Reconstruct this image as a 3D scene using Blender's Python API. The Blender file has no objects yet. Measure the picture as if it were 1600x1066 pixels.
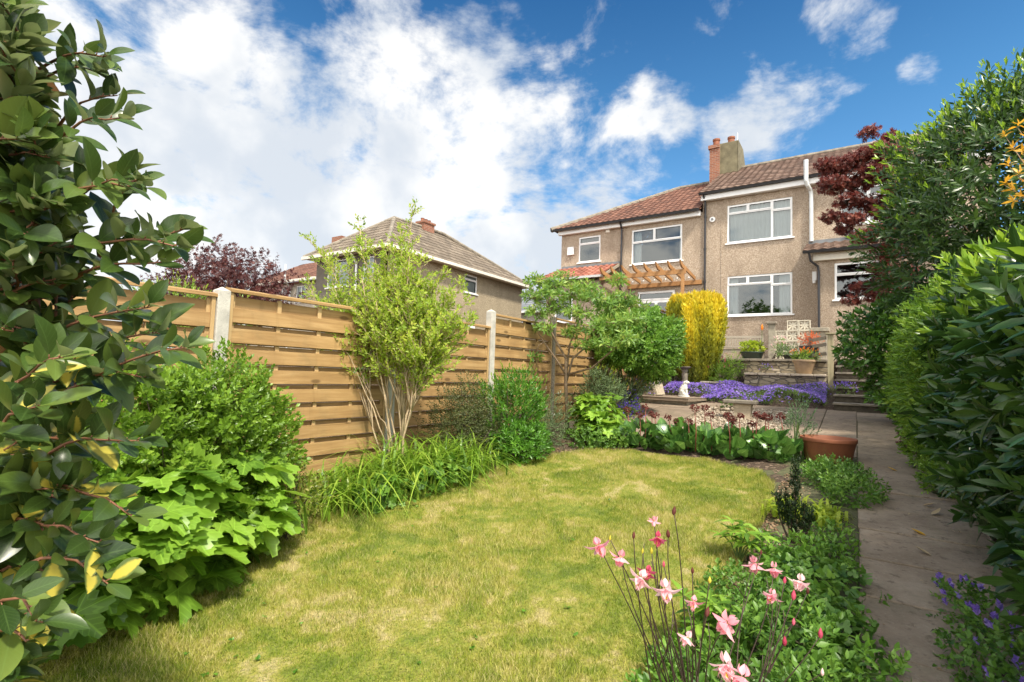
import bpy, math, random
import numpy as np
from mathutils import Vector, Matrix
PI = math.pi
rad = math.radians
# ------------------------------------------------------------------ camera, sky, sun, exposure
S = bpy.context.scene
FPX, YAW, PITCH, ROLL = 794.5, .5964, .06435, .03305
CAM = np.array([0., 0., 1.5])
sy, cy = math.sin(YAW), math.cos(YAW)
FW = np.array([-sy*math.cos(PITCH), cy*math.cos(PITCH), math.sin(PITCH)])
RT0 = np.array([cy, sy, 0.]); UP0 = np.cross(RT0, FW)
RT = RT0*math.cos(ROLL)+UP0*math.sin(ROLL); UP = np.cross(RT, FW)
cd = bpy.data.cameras.new("camera"); cam = bpy.data.objects.new("camera", cd)
S.collection.objects.link(cam); S.camera = cam
cd.sensor_width = 36; cd.lens = 36*FPX/1600; cd.clip_end = 2000; cd.clip_start = .02
cam.matrix_world = Matrix(((RT[0], UP[0], -FW[0], CAM[0]), (RT[1], UP[1], -FW[1], CAM[1]), (RT[2], UP[2], -FW[2], CAM[2]), (0, 0, 0, 1)))
def ray(x, y): return FW+RT*(x-800)/FPX+UP*(533-y)/FPX
def onY(x, y, Y):
    d = ray(x, y); return CAM+d*(Y/d[1])
def onX(x, y, X):
    d = ray(x, y); return CAM+d*(X/d[0])
def onG(x, y, m=.08):
    d = ray(x, y); return CAM+d*(1.5/(m*d[1]-d[2]))
SUN_EL, SUN_AZ = rad(57), rad(119)
S.view_settings.view_transform = 'Standard'; S.view_settings.look = 'None'
S.view_settings.exposure = 1.46; S.view_settings.gamma = 1
S.view_settings.use_curve_mapping = False
S.cycles.max_bounces = 8; S.cycles.diffuse_bounces = 3; S.cycles.glossy_bounces = 2
S.cycles.transmission_bounces = 4; S.cycles.transparent_max_bounces = 6
S.cycles.caustics_reflective = False; S.cycles.caustics_refractive = False
ld = bpy.data.lights.new("sun", 'SUN'); ld.energy = 2.35; ld.angle = rad(6); ld.color = (1, .92, .78)
sun = bpy.data.objects.new("sun", ld); S.collection.objects.link(sun)
sd = Vector((math.sin(SUN_AZ)*math.cos(SUN_EL), math.cos(SUN_AZ)*math.cos(SUN_EL), math.sin(SUN_EL)))
sun.rotation_euler = (-sd).to_track_quat('-Z', 'Y').to_euler()
def N(nt, t, **k):
    n = nt.nodes.new(t)
    for a, v in k.items():
        if a[0] == 'i' and a[1:].isdigit(): n.inputs[int(a[1:])].default_value = v
        else: setattr(n, a, v)
    return n
def mathn(nt, op, a, b=None, c=None, clamp=False):
    n = N(nt, 'ShaderNodeMath', operation=op, use_clamp=clamp)
    for i, v in enumerate((a, b, c)):
        if v is None: continue
        if hasattr(v, 'links'): nt.links.new(v, n.inputs[i])
        else: n.inputs[i].default_value = v
    return n.outputs[0]
def ss(nt, v, a, b):
    n = N(nt, 'ShaderNodeMapRange', interpolation_type='SMOOTHSTEP')
    nt.links.new(v, n.inputs[0]); n.inputs[1].default_value = a; n.inputs[2].default_value = b
    return n.outputs[0]
def mixc(nt, f, a, b, bt='MIX'):
    n = N(nt, 'ShaderNodeMix', data_type='RGBA', blend_type=bt)
    for i, v in ((0, f), (6, a), (7, b)):
        if hasattr(v, 'links'): nt.links.new(v, n.inputs[i])
        elif i == 0: n.inputs[0].default_value = v
        else: n.inputs[i].default_value = (*v, 1)
    return n.outputs[2]
def ramp_w(nt, f):
    r = N(nt, 'ShaderNodeValToRGB'); e = r.color_ramp.elements
    while len(e) < 4: e.new(.5)
    for k, (p, c) in enumerate([(.0, (.50, .60, .60)), (.22, (.36, .52, .56)), (.45, (.20, .39, .46)), (.62, (.10, .26, .36))]): e[k].position = p; e[k].color = (*c, 1)
    nt.links.new(f, r.inputs[0]); return r.outputs[0]
W = bpy.data.worlds.new("World"); S.world = W; W.use_nodes = True
nt = W.node_tree; nt.nodes.clear()
out = N(nt, 'ShaderNodeOutputWorld'); bg = N(nt, 'ShaderNodeBackground'); bg.inputs[1].default_value = .15
nt.links.new(bg.outputs[0], out.inputs[0])
sky = N(nt, 'ShaderNodeTexSky', sky_type='NISHITA', sun_disc=False, sun_elevation=SUN_EL, sun_rotation=SUN_AZ)
sky.air_density = 1.0; sky.dust_density = .6; sky.ozone_density = 2.5
tc = N(nt, 'ShaderNodeTexCoord')
nrm = N(nt, 'ShaderNodeVectorMath', operation='NORMALIZE'); nt.links.new(tc.outputs['Generated'], nrm.inputs[0])
D_ = nrm.outputs[0]
sp = N(nt, 'ShaderNodeSeparateXYZ'); nt.links.new(D_, sp.inputs[0])
# cloud layer: noise on a flat deck seen from below, gathered into banks lying in given directions
den = mathn(nt, 'ADD', mathn(nt, 'MAXIMUM', sp.outputs[2], 0.), .22)
px_ = mathn(nt, 'DIVIDE', sp.outputs[0], den); py_ = mathn(nt, 'DIVIDE', sp.outputs[1], den)
cmb = N(nt, 'ShaderNodeCombineXYZ'); nt.links.new(px_, cmb.inputs[0]); nt.links.new(py_, cmb.inputs[1])
nz = N(nt, 'ShaderNodeTexNoise', noise_dimensions='3D'); nt.links.new(cmb.outputs[0], nz.inputs[0])
nz.inputs['Scale'].default_value = 2.9; nz.inputs['Detail'].default_value = 11; nz.inputs['Roughness'].default_value = .66; nz.inputs['Distortion'].default_value = .3
nz2 = N(nt, 'ShaderNodeTexNoise', noise_dimensions='3D'); nt.links.new(D_, nz2.inputs[0])
nz2.inputs['Scale'].default_value = 12; nz2.inputs['Detail'].default_value = 7; nz2.inputs['Roughness'].default_value = .55
banks = [(330, 330, 340, .47), (130, 170, 210, .40), (640, 430, 340, .50), (700, 240, 240, .38), (560, 150, 150, .2), (880, 150, 90, .17), (980, 300, 130, .24), (1000, 210, 110, .22),
         (1190, 220, 130, .22), (1110, 290, 100, .24), (1325, 30, 70, .13), (1350, 65, 45, .12), (1437, 110, 34, .18), (1468, 122, 24, .15), (690, 25, 80, .17), (60, 30, 110, .12), (320, 30, 110, .12)]
acc = None
for x, y, r, a in banks:
    d = ray(x, y); d = d/np.linalg.norm(d)
    e = ray(x+r*.707, y+r*.707); e = e/np.linalg.norm(e); cr = float(d@e)
    dt = N(nt, 'ShaderNodeVectorMath', operation='DOT_PRODUCT'); nt.links.new(D_, dt.inputs[0]); dt.inputs[1].default_value = tuple(d)
    m = mathn(nt, 'MULTIPLY', ss(nt, dt.outputs['Value'], cr-(1-cr)*.25, 1-(1-cr)*.1), a)
    acc = m if acc is None else mathn(nt, 'MAXIMUM', acc, m)
hz = ss(nt, sp.outputs[2], .40, .05)
acc = mathn(nt, 'ADD', acc, mathn(nt, 'MULTIPLY', hz, .16))
bk = N(nt, 'ShaderNodeVectorMath', operation='DOT_PRODUCT'); nt.links.new(D_, bk.inputs[0]); bk.inputs[1].default_value = tuple(FW)
acc = mathn(nt, 'ADD', acc, mathn(nt, 'MULTIPLY', ss(nt, bk.outputs['Value'], .45, .1), .34))   # broken cloud added over the unseen sky to whiten the ambient light
f0 = mathn(nt, 'ADD', mathn(nt, 'ADD', mathn(nt, 'MULTIPLY', nz.outputs[0], 1.15), mathn(nt, 'MULTIPLY', nz2.outputs[0], .75)), -.33)
cov = ss(nt, mathn(nt, 'ADD', f0, acc), .72, 1.06)
thick = ss(nt, mathn(nt, 'ADD', f0, acc), .93, 1.25)
tint = ramp_w(nt, sp.outputs[2])
skyc = mixc(nt, 1.0, sky.outputs[0], tint, 'MULTIPLY')
nz3 = N(nt, 'ShaderNodeTexNoise'); nt.links.new(D_, nz3.inputs[0]); nz3.inputs['Scale'].default_value = 5; nz3.inputs['Detail'].default_value = 5
cc = mixc(nt, ss(nt, nz3.outputs[0], .38, .62), (1.85, 1.98, 2.15), (2.75, 2.72, 2.65))
cc = mixc(nt, ss(nt, bk.outputs['Value'], .25, -.35), cc, (8.0, 7.7, 7.1))   # unseen clouds behind the viewer, brightened to fill the shade
fin = mixc(nt, mathn(nt, 'MULTIPLY', cov, .96), skyc, cc)
nt.links.new(fin, bg.inputs[0])

# ------------------------------------------------------------------ helpers
def lk(o, parent=None):
    S.collection.objects.link(o)
    if parent is not None: o.parent = parent
    return o
def tag(o, label=None, cat=None, group=None, kind=None):
    for k, v in (('label', label), ('category', cat), ('group', group), ('kind', kind)):
        if v: o[k] = v
    return o
def empty(name, loc, label=None, cat=None, group=None):
    o = bpy.data.objects.new(name, None); o.empty_display_size = .1; o.location = tuple(float(v) for v in loc)
    lk(o); return tag(o, label, cat, group)
class MB:
    def __init__(s): s.v = []; s.f = []; s.r = []
    def add(s, vs, fs, r=None):
        b = len(s.v); s.v += [tuple(map(float, v)) for v in vs]; s.f += [tuple(b+i for i in f) for f in fs]
        s.r += [random.random() if r is None else r]*len(vs)
    def box(s, x0, x1, y0, y1, z0, z1, M=None, r=None):
        vs = [Vector((x, y, z)) for z in (z0, z1) for y in (y0, y1) for x in (x0, x1)]
        if M is not None: vs = [M @ v for v in vs]
        s.add(vs, [(0, 2, 3, 1), (4, 5, 7, 6), (0, 1, 5, 4), (2, 6, 7, 3), (0, 4, 6, 2), (1, 3, 7, 5)], r)
        return s
    def prism(s, poly, a, b, axis='y', M=None):  # polygon in the two other axes, extruded a..b
        n = len(poly); vs = []
        for t in (a, b):
            for p, q in poly:
                v = {'x': (t, p, q), 'y': (p, t, q), 'z': (p, q, t)}[axis]
                vs.append(Vector(v) if M is None else M @ Vector(v))
        s.add(vs, [tuple(range(n)), tuple(range(2*n-1, n-1, -1))]+[(i, (i+1) % n, n+(i+1) % n, n+i) for i in range(n)])
        return s
    def lathe(s, prof, c=(0, 0, 0), seg=24, M=None):
        n = len(prof); vs = []
        for k in range(seg):
            a = 2*PI*k/seg
            for r, z in prof:
                v = Vector((c[0]+r*math.cos(a), c[1]+r*math.sin(a), c[2]+z)); vs.append(v if M is None else M @ v)
        s.add(vs, [(k*n+i, ((k+1) % seg)*n+i, ((k+1) % seg)*n+i+1, k*n+i+1) for k in range(seg) for i in range(n-1)])
        return s
    def tube(s, pts, r, seg=8):
        pts = [Vector(p) for p in pts]; rs = r if hasattr(r, '__len__') else [r]*len(pts); vs = []
        for i, p in enumerate(pts):
            t = (pts[min(i+1, len(pts)-1)]-pts[max(i-1, 0)]).normalized()
            a = t.orthogonal().normalized() if i == 0 else (a0-t*a0.dot(t)).normalized()
            a0 = a; b = t.cross(a)
            vs += [p+(a*math.cos(2*PI*k/seg)+b*math.sin(2*PI*k/seg))*rs[i] for k in range(seg)]
        n = len(pts)
        s.add(vs, [(i*seg+k, i*seg+(k+1) % seg, (i+1)*seg+(k+1) % seg, (i+1)*seg+k) for i in range(n-1) for k in range(seg)]+[tuple(range(seg-1, -1, -1)), tuple(range((n-1)*seg, n*seg))])
        return s
    def build(s, name, mat, parent=None, bevel=0, smooth=False, off=None):
        me = bpy.data.meshes.new(name)
        o_ = Vector(off) if off is not None else (parent.location if parent is not None and parent.parent is None else Vector((0, 0, 0)))
        if parent is not None and parent.parent is not None and off is None: o_ = parent.parent.location
        me.from_pydata([tuple(Vector(v)-o_) for v in s.v], [], s.f)
        at = me.attributes.new('rnd', 'FLOAT', 'POINT'); at.data.foreach_set('value', s.r)
        me.materials.append(mat)
        if smooth: me.polygons.foreach_set('use_smooth', [True]*len(me.polygons))
        o = bpy.data.objects.new(name, me); lk(o, parent)
        if parent is None and off is not None: o.location = off
        if bevel:
            b = o.modifiers.new('b', 'BEVEL'); b.width = bevel; b.segments = 2; b.limit_method = 'ANGLE'; b.angle_limit = rad(40)
        me.update(); return o
def npmesh(name, mat, V, F, parent=None, attrs=None, smooth=False, origin=None):
    V = np.asarray(V, np.float64)
    o_ = np.zeros(3)
    if parent is not None: o_ = np.array(parent.location if parent.parent is None else parent.parent.location)
    elif origin is not None: o_ = np.array(origin)
    V = V-o_
    me = bpy.data.meshes.new(name); n = len(V); k = F.shape[1]; m = len(F)
    me.vertices.add(n); me.vertices.foreach_set('co', V.astype(np.float32).ravel())
    me.loops.add(m*k); me.loops.foreach_set('vertex_index', F.astype(np.int32).ravel())
    me.polygons.add(m); me.polygons.foreach_set('loop_start', (np.arange(m)*k).astype(np.int32)); me.polygons.foreach_set('loop_total', np.full(m, k, np.int32))
    for a, v in (attrs or {}).items():
        at = me.attributes.new(a, 'FLOAT', 'POINT'); at.data.foreach_set('value', np.asarray(v, np.float32))
    me.update(calc_edges=True); me.validate()
    if smooth: me.polygons.foreach_set('use_smooth', np.ones(len(me.polygons), bool))
    me.materials.append(mat)
    o = bpy.data.objects.new(name, me); lk(o, parent)
    if parent is None and origin is not None: o.location = tuple(origin)
    return o
# ------------------------------------------------------------------ materials
def mat0(name):
    m = bpy.data.materials.new(name); m.use_nodes = True; nt = m.node_tree; p = nt.nodes['Principled BSDF']; return m, nt, p
def coords(nt, scale=(1, 1, 1), rnd=0., kind='Object'):
    t = N(nt, 'ShaderNodeTexCoord'); mp = N(nt, 'ShaderNodeMapping'); mp.inputs['Scale'].default_value = scale
    nt.links.new(t.outputs[kind], mp.inputs[0]); o = mp.outputs[0]
    if rnd:
        a = N(nt, 'ShaderNodeAttribute', attribute_name='rnd'); c = N(nt, 'ShaderNodeVectorMath', operation='SCALE')
        c.inputs[0].default_value = (7*rnd, 13*rnd, 5*rnd); nt.links.new(a.outputs['Fac'], c.inputs['Scale'])
        ad = N(nt, 'ShaderNodeVectorMath', operation='ADD'); nt.links.new(o, ad.inputs[0]); nt.links.new(c.outputs[0], ad.inputs[1]); o = ad.outputs[0]
    return o
def noise(nt, vec, scale, detail=4, rough=.55, dist=0):
    n = N(nt, 'ShaderNodeTexNoise'); n.inputs['Scale'].default_value = scale; n.inputs['Detail'].default_value = detail
    n.inputs['Roughness'].default_value = rough; n.inputs['Distortion'].default_value = dist
    if vec is not None: nt.links.new(vec, n.inputs[0])
    return n.outputs[0]
def ramp(nt, f, stops):
    r = N(nt, 'ShaderNodeValToRGB'); e = r.color_ramp.elements
    while len(e) < len(stops): e.new(.5)
    for k, (p, c) in enumerate(stops): e[k].position = p; e[k].color = (*c, 1)
    nt.links.new(f, r.inputs[0]); return r.outputs[0]
def bump(nt, p, h, dist, strength=1.0):
    b = N(nt, 'ShaderNodeBump'); b.inputs['Distance'].default_value = dist; b.inputs['Strength'].default_value = strength
    nt.links.new(h, b.inputs['Height']); nt.links.new(b.outputs[0], p.inputs['Normal'])
def simple(name, col, rough=.6, var=.15, scale=6, bmp=0, bscale=40, metal=0, spec=.5, rnd=0.):
    m, nt, p = mat0(name); v = coords(nt, rnd=rnd)
    f = noise(nt, v, scale, 5)
    lo = tuple(c*(1-var) for c in col); hi = tuple(min(1, c*(1+var)) for c in col)
    nt.links.new(ramp(nt, f, [(.3, lo), (.7, hi)]), p.inputs['Base Color'])
    p.inputs['Roughness'].default_value = rough; p.inputs['Metallic'].default_value = metal; p.inputs['Specular IOR Level'].default_value = spec
    if bmp: bump(nt, p, noise(nt, v, bscale, 4), bmp)
    return m
def leafmat(name, stops, rough=.45, trans=.3, spec=.5, under=None, patch=None, vein=0., patchscale=1.2, coat=0, splash=None):
    """leaf colour runs over the leaves of the plant (rnd), with real tone patches through the plant"""
    m, nt, p = mat0(name)
    a = N(nt, 'ShaderNodeAttribute', attribute_name='rnd'); f = a.outputs['Fac']
    v = coords(nt); nn = noise(nt, v, patchscale*3, 2)
    f = mathn(nt, 'ADD', mathn(nt, 'MULTIPLY', f, .8), mathn(nt, 'MULTIPLY', mathn(nt, 'SUBTRACT', nn, .5), .7), clamp=True)
    if patch: f = mathn(nt, 'ADD', mathn(nt, 'MULTIPLY', a.outputs['Fac'], .45), mathn(nt, 'MULTIPLY', ss(nt, noise(nt, v, patch, 3), .35, .65), .55), clamp=True)
    c = ramp(nt, f, stops)
    if vein:
        u = N(nt, 'ShaderNodeAttribute', attribute_name='lu'); lv = N(nt, 'ShaderNodeAttribute', attribute_name='lv')
        au = mathn(nt, 'ABSOLUTE', u.outputs['Fac'])
        rib = ss(nt, au, .10, .02)
        w = mathn(nt, 'SINE', mathn(nt, 'ADD', mathn(nt, 'MULTIPLY', lv.outputs['Fac'], 50.), mathn(nt, 'MULTIPLY', au, -14.)))
        side = mathn(nt, 'MULTIPLY', ss(nt, w, .6, 1.), .4)
        fv = mathn(nt, 'MULTIPLY', mathn(nt, 'MAXIMUM', rib, side), vein)
        c = mixc(nt, fv, c, tuple(min(1, x*2.2+.03) for x in stops[len(stops)//2][1]))
    if splash:
        u = N(nt, 'ShaderNodeAttribute', attribute_name='lu'); au = mathn(nt, 'ABSOLUTE', u.outputs['Fac'])
        sn = noise(nt, coords(nt, rnd=1.), 18, 3); c = mixc(nt, ss(nt, mathn(nt, 'ADD', au, mathn(nt, 'MULTIPLY', sn, 1.3)), 1.45, 1.05), c, splash)
    if under:
        g = N(nt, 'ShaderNodeNewGeometry'); c = mixc(nt, g.outputs['Backfacing'], c, under)
    nt.links.new(c, p.inputs['Base Color']); p.inputs['Roughness'].default_value = rough; p.inputs['Specular IOR Level'].default_value = spec
    p.inputs['Coat Weight'].default_value = coat; p.inputs['Coat Roughness'].default_value = .25
    t = N(nt, 'ShaderNodeBsdfTranslucent'); hs = N(nt, 'ShaderNodeHueSaturation'); hs.inputs['Value'].default_value = 1.5; hs.inputs['Hue'].default_value = .485
    nt.links.new(c, hs.inputs['Color']); nt.links.new(hs.outputs[0], t.inputs[0])
    mx = N(nt, 'ShaderNodeMixShader'); mx.inputs[0].default_value = trans
    nt.links.new(p.outputs[0], mx.inputs[1]); nt.links.new(t.outputs[0], mx.inputs[2])
    nt.links.new(mx.outputs[0], nt.nodes['Material Output'].inputs[0]); return m
def wood(name, lo, mid, hi, knots=True, axis='y', rough=.65, grain=26):
    m, nt, p = mat0(name); sc = {'x': (.06, 1, 1), 'y': (1, .06, 1), 'z': (1, 1, .06)}[axis]
    v = coords(nt, sc, rnd=1.)
    g = noise(nt, v, grain, 5, .6, .6); c = ramp(nt, g, [(.25, lo), (.5, mid), (.75, hi)])
    v2 = coords(nt, rnd=1.); big = noise(nt, v2, 1.8, 2)
    c = mixc(nt, mathn(nt, 'MULTIPLY', ss(nt, big, .42, .68), .5), c, lo)
    a = N(nt, 'ShaderNodeAttribute', attribute_name='rnd')
    c = mixc(nt, mathn(nt, 'MULTIPLY', a.outputs['Fac'], .45), c, tuple(x*.72 for x in mid))
    if knots:
        v3 = coords(nt, {'x': (2.2, .01, 6), 'y': (.01, 2.2, 6), 'z': (6, .01, 2.2)}[axis], rnd=.7)
        k = N(nt, 'ShaderNodeTexVoronoi'); k.inputs['Scale'].default_value = 1; k.inputs['Randomness'].default_value = 1; nt.links.new(v3, k.inputs[0])
        c = mixc(nt, mathn(nt, 'MULTIPLY', ss(nt, k.outputs['Distance'], .17, .08), .85), c, tuple(x*.5 for x in lo))
    al = noise(nt, coords(nt), 2.3, 6, .7); c = mixc(nt, mathn(nt, 'MULTIPLY', ss(nt, al, .50, .72), .42), c, tuple(x*f_ for x, f_ in zip(mid, (.52, .62, .72))))
    st = noise(nt, coords(nt, (3, 3, .5)), 5, 4); c = mixc(nt, mathn(nt, 'MULTIPLY', ss(nt, st, .55, .75), .25), c, tuple(x*.6 for x in lo))
    nt.links.new(c, p.inputs['Base Color']); p.inputs['Roughness'].default_value = rough; p.inputs['Specular IOR Level'].default_value = .25
    bump(nt, p, g, .003); return m
def pebble(name, cols, sc=42, stain=True):
    m, nt, p = mat0(name); v = coords(nt)
    k = N(nt, 'ShaderNodeTexVoronoi'); k.inputs['Scale'].default_value = sc; nt.links.new(v, k.inputs[0])
    s_ = N(nt, 'ShaderNodeSeparateColor'); nt.links.new(k.outputs['Color'], s_.inputs[0])
    c = ramp(nt, s_.outputs[0], [(0, cols[0]), (.3, cols[1]), (.7, cols[2]), (1, cols[3])])
    st = noise(nt, coords(nt, (1, 1, .35)), 1.1, 5, .6)
    c = mixc(nt, mathn(nt, 'MULTIPLY', ss(nt, st, .42, .75), .6), c, tuple(x*.62 for x in cols[1]))
    nt.links.new(c, p.inputs['Base Color']); p.inputs['Roughness'].default_value = .9; p.inputs['Specular IOR Level'].default_value = .15
    bump(nt, p, k.outputs['Distance'], .012); return m
def stonewall(name, cols, sc=(5.5, 5.5, 15), mortar=(.16, .14, .11)):
    m, nt, p = mat0(name); v = coords(nt, sc)
    nd = N(nt, 'ShaderNodeTexNoise'); nd.inputs['Scale'].default_value = 1.3; nt.links.new(v, nd.inputs[0])
    ad = N(nt, 'ShaderNodeMix', data_type='VECTOR'); ad.inputs[0].default_value = .25; nt.links.new(v, ad.inputs[4]); nt.links.new(nd.outputs['Color'], ad.inputs[5])
    k = N(nt, 'ShaderNodeTexVoronoi', feature='F1'); k.inputs['Scale'].default_value = 1; nt.links.new(ad.outputs[1], k.inputs[0])
    e = N(nt, 'ShaderNodeTexVoronoi', feature='DISTANCE_TO_EDGE'); e.inputs['Scale'].default_value = 1; nt.links.new(ad.outputs[1], e.inputs[0])
    s_ = N(nt, 'ShaderNodeSeparateColor'); nt.links.new(k.outputs['Color'], s_.inputs[0])
    c = ramp(nt, s_.outputs[1], [(0, cols[0]), (.35, cols[1]), (.7, cols[2]), (1, cols[3])])
    n2 = noise(nt, coords(nt), 14, 5); c = mixc(nt, mathn(nt, 'MULTIPLY', n2, .5), c, cols[0])
    ed = ss(nt, e.outputs['Distance'], .02, .09); c = mixc(nt, ed, mortar, c)
    nt.links.new(c, p.inputs['Base Color']); p.inputs['Roughness'].default_value = .9
    bump(nt, p, mathn(nt, 'ADD', ed, mathn(nt, 'MULTIPLY', n2, .5)), .03); return m
M = {}
M['timber'] = wood('timber', (.25, .145, .058), (.385, .24, .10), (.51, .34, .16))
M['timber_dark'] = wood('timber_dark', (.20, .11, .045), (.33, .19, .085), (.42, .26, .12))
M['timber_z'] = wood('timber_z', (.34, .22, .10), (.50, .34, .16), (.58, .42, .22), knots=False, axis='z')
M['pergola'] = wood('pergola', (.27, .13, .05), (.42, .22, .09), (.50, .28, .12), knots=False, axis='y')
M['oldwood'] = wood('oldwood', (.20, .17, .13), (.32, .28, .22), (.42, .37, .30), knots=False, axis='x')
M['newel'] = wood('newel', (.22, .19, .11), (.36, .31, .19), (.45, .40, .26), knots=False, axis='z')
M['concrete'] = simple('concrete', (.46, .44, .39), .85, .2, 9, .004, 90)
M['concrete_old'] = simple('concrete_old', (.30, .27, .21), .9, .35, 7, .01, 30)
M['capstone'] = simple('capstone', (.22, .19, .15), .9, .35, 5, .01, 24)
M['white'] = simple('white_upvc', (.82, .82, .82), .35, .03, 3)
M['cream'] = simple('cream_paint', (.70, .66, .57), .6, .08, 3)
M['blackpipe'] = simple('blackpipe', (.022, .022, .026), .4, .2, 4)
M['greypipe'] = simple('greypipe', (.62, .64, .64), .45, .08, 4)
M['lead'] = simple('lead', (.16, .17, .18), .6, .2, 5)
M['dash'] = pebble('pebbledash', [(.19, .14, .10), (.37, .285, .21), (.49, .39, .295), (.66, .56, .455)], 78)
M['dash_grey'] = pebble('grey_render', [(.30, .25, .17), (.35, .29, .20), (.38, .315, .22), (.43, .36, .26)], 30)
M['dash_beige'] = pebble('beige_render', [(.34, .29, .23), (.40, .35, .28), (.43, .38, .31), (.47, .42, .35)], 30)
M['plinth'] = simple('plinth', (.33, .27, .21), .9, .2, 3, .004, 50)
M['stone'] = stonewall('stone', [(.15, .12, .08), (.27, .22, .15), (.38, .32, .23), (.46, .40, .31)])
M['dark'] = simple('room_dark', (.03, .03, .032), .9, .2, 2)
M['curtain'] = simple('curtain', (.80, .80, .80), .9, .04, 3)
M['statue'] = simple('white_stone', (.66, .65, .61), .7, .12, 12, .003, 60)
M['terracotta'] = simple('terracotta', (.25, .085, .04), .7, .2, 6, .002, 60)
M['tanpot'] = simple('tanpot', (.36, .25, .15), .8, .18, 9, .002, 60)
M['greenpot'] = simple('greenpot', (.025, .045, .035), .35, .2, 5)
M['blackpot'] = simple('blackpot', (.018, .018, .02), .4, .3, 5)
M['bark'] = simple('bark', (.23, .16, .10), .85, .35, 14, .006, 50)
M['bark_pale'] = simple('bark_pale', (.42, .32, .20), .8, .3, 14, .004, 60)
M['bark_dark'] = simple('bark_dark', (.075, .055, .04), .9, .3, 14, .006, 50)
M['twig_red'] = simple('twig_red', (.20, .085, .045), .6, .3, 20)
M['stemgreen'] = simple('stemgreen', (.10, .16, .04), .6, .25, 9)
M['stem_dark'] = simple('stem_dark', (.07, .045, .035), .6, .3, 9)
M['stem_red'] = simple('stem_red', (.23, .06, .045), .6, .3, 9)
def brickmat():
    m, nt, p = mat0('brick'); v = coords(nt)
    t = N(nt, 'ShaderNodeTexCoord'); s_ = N(nt, 'ShaderNodeSeparateXYZ'); nt.links.new(t.outputs['Object'], s_.inputs[0])
    c_ = N(nt, 'ShaderNodeCombineXYZ'); nt.links.new(mathn(nt, 'ADD', s_.outputs[0], s_.outputs[1]), c_.inputs[0]); nt.links.new(s_.outputs[2], c_.inputs[1])
    b = N(nt, 'ShaderNodeTexBrick'); b.inputs['Scale'].default_value = 1; b.inputs['Brick Width'].default_value = .225; b.inputs['Row Height'].default_value = .075
    b.inputs['Mortar Size'].default_value = .008; b.inputs['Color1'].default_value = (.21, .07, .04, 1); b.inputs['Color2'].default_value = (.29, .11, .06, 1); b.inputs['Mortar'].default_value = (.28, .22, .17, 1)
    nt.links.new(c_.outputs[0], b.inputs[0]); nt.links.new(b.outputs[0], p.inputs['Base Color']); p.inputs['Roughness'].default_value = .9
    return m
M['brick'] = brickmat()
def tilemat(name, stops, rough=.75):
    m, nt, p = mat0(name); a = N(nt, 'ShaderNodeAttribute', attribute_name='rnd')
    v = coords(nt); n = noise(nt, v, 1.3, 4); n2 = noise(nt, v, 30, 3)
    f = mathn(nt, 'ADD', mathn(nt, 'MULTIPLY', a.outputs['Fac'], .5), mathn(nt, 'MULTIPLY', n, .5))
    c = ramp(nt, f, stops); c = mixc(nt, mathn(nt, 'MULTIPLY', ss(nt, n2, .5, .75), .35), c, (.16, .14, .10))
    nt.links.new(c, p.inputs['Base Color']); p.inputs['Roughness'].default_value = rough; return m
M['tile_red'] = tilemat('tile_red', [(.2, (.085, .038, .025)), (.5, (.15, .064, .040)), (.8, (.215, .10, .065))])
M['tile_brown'] = tilemat('tile_brown', [(.2, (.075, .043, .029)), (.5, (.13, .075, .052)), (.8, (.185, .12, .088))])
M['tile_grey'] = tilemat('tile_grey', [(.2, (.10, .08, .058)), (.5, (.16, .125, .09)), (.8, (.22, .18, .135))])
M['tile_bright'] = tilemat('tile_bright', [(.2, (.20, .065, .04)), (.5, (.30, .10, .065)), (.8, (.38, .16, .11))])
M['slate'] = tilemat('slate', [(.2, (.12, .13, .15)), (.8, (.2, .21, .23))])
def glassmat():
    m, nt, p = mat0('glass'); nt.nodes.remove(p)
    g = N(nt, 'ShaderNodeBsdfGlossy'); g.inputs['Roughness'].default_value = .02; g.inputs['Color'].default_value = (.85, .9, .92, 1)
    t = N(nt, 'ShaderNodeBsdfTransparent'); t.inputs[0].default_value = (.60, .66, .66, 1)
    fr = N(nt, 'ShaderNodeFresnel'); fr.inputs[0].default_value = 1.5
    mx = N(nt, 'ShaderNodeMixShader'); nt.links.new(mathn(nt, 'ADD', fr.outputs[0], .07), mx.inputs[0])
    nt.links.new(t.outputs[0], mx.inputs[1]); nt.links.new(g.outputs[0], mx.inputs[2]); nt.links.new(mx.outputs[0], nt.nodes['Material Output'].inputs[0]); return m
M['glass'] = glassmat()
def soilmat():
    m, nt, p = mat0('soil'); v = coords(nt)
    n = noise(nt, v, 22, 8, .7); k = N(nt, 'ShaderNodeTexVoronoi'); k.inputs['Scale'].default_value = 38; nt.links.new(v, k.inputs[0])
    s_ = N(nt, 'ShaderNodeSeparateColor'); nt.links.new(k.outputs['Color'], s_.inputs[0])
    c = ramp(nt, n, [(.3, (.035, .022, .014)), (.55, (.085, .055, .035)), (.75, (.16, .11, .075))])
    c = mixc(nt, ss(nt, s_.outputs[0], .8, .95), c, (.24, .17, .12))
    nt.links.new(c, p.inputs['Base Color']); p.inputs['Roughness'].default_value = .95; bump(nt, p, n, .04); return m
M['soil'] = soilmat()
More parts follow.
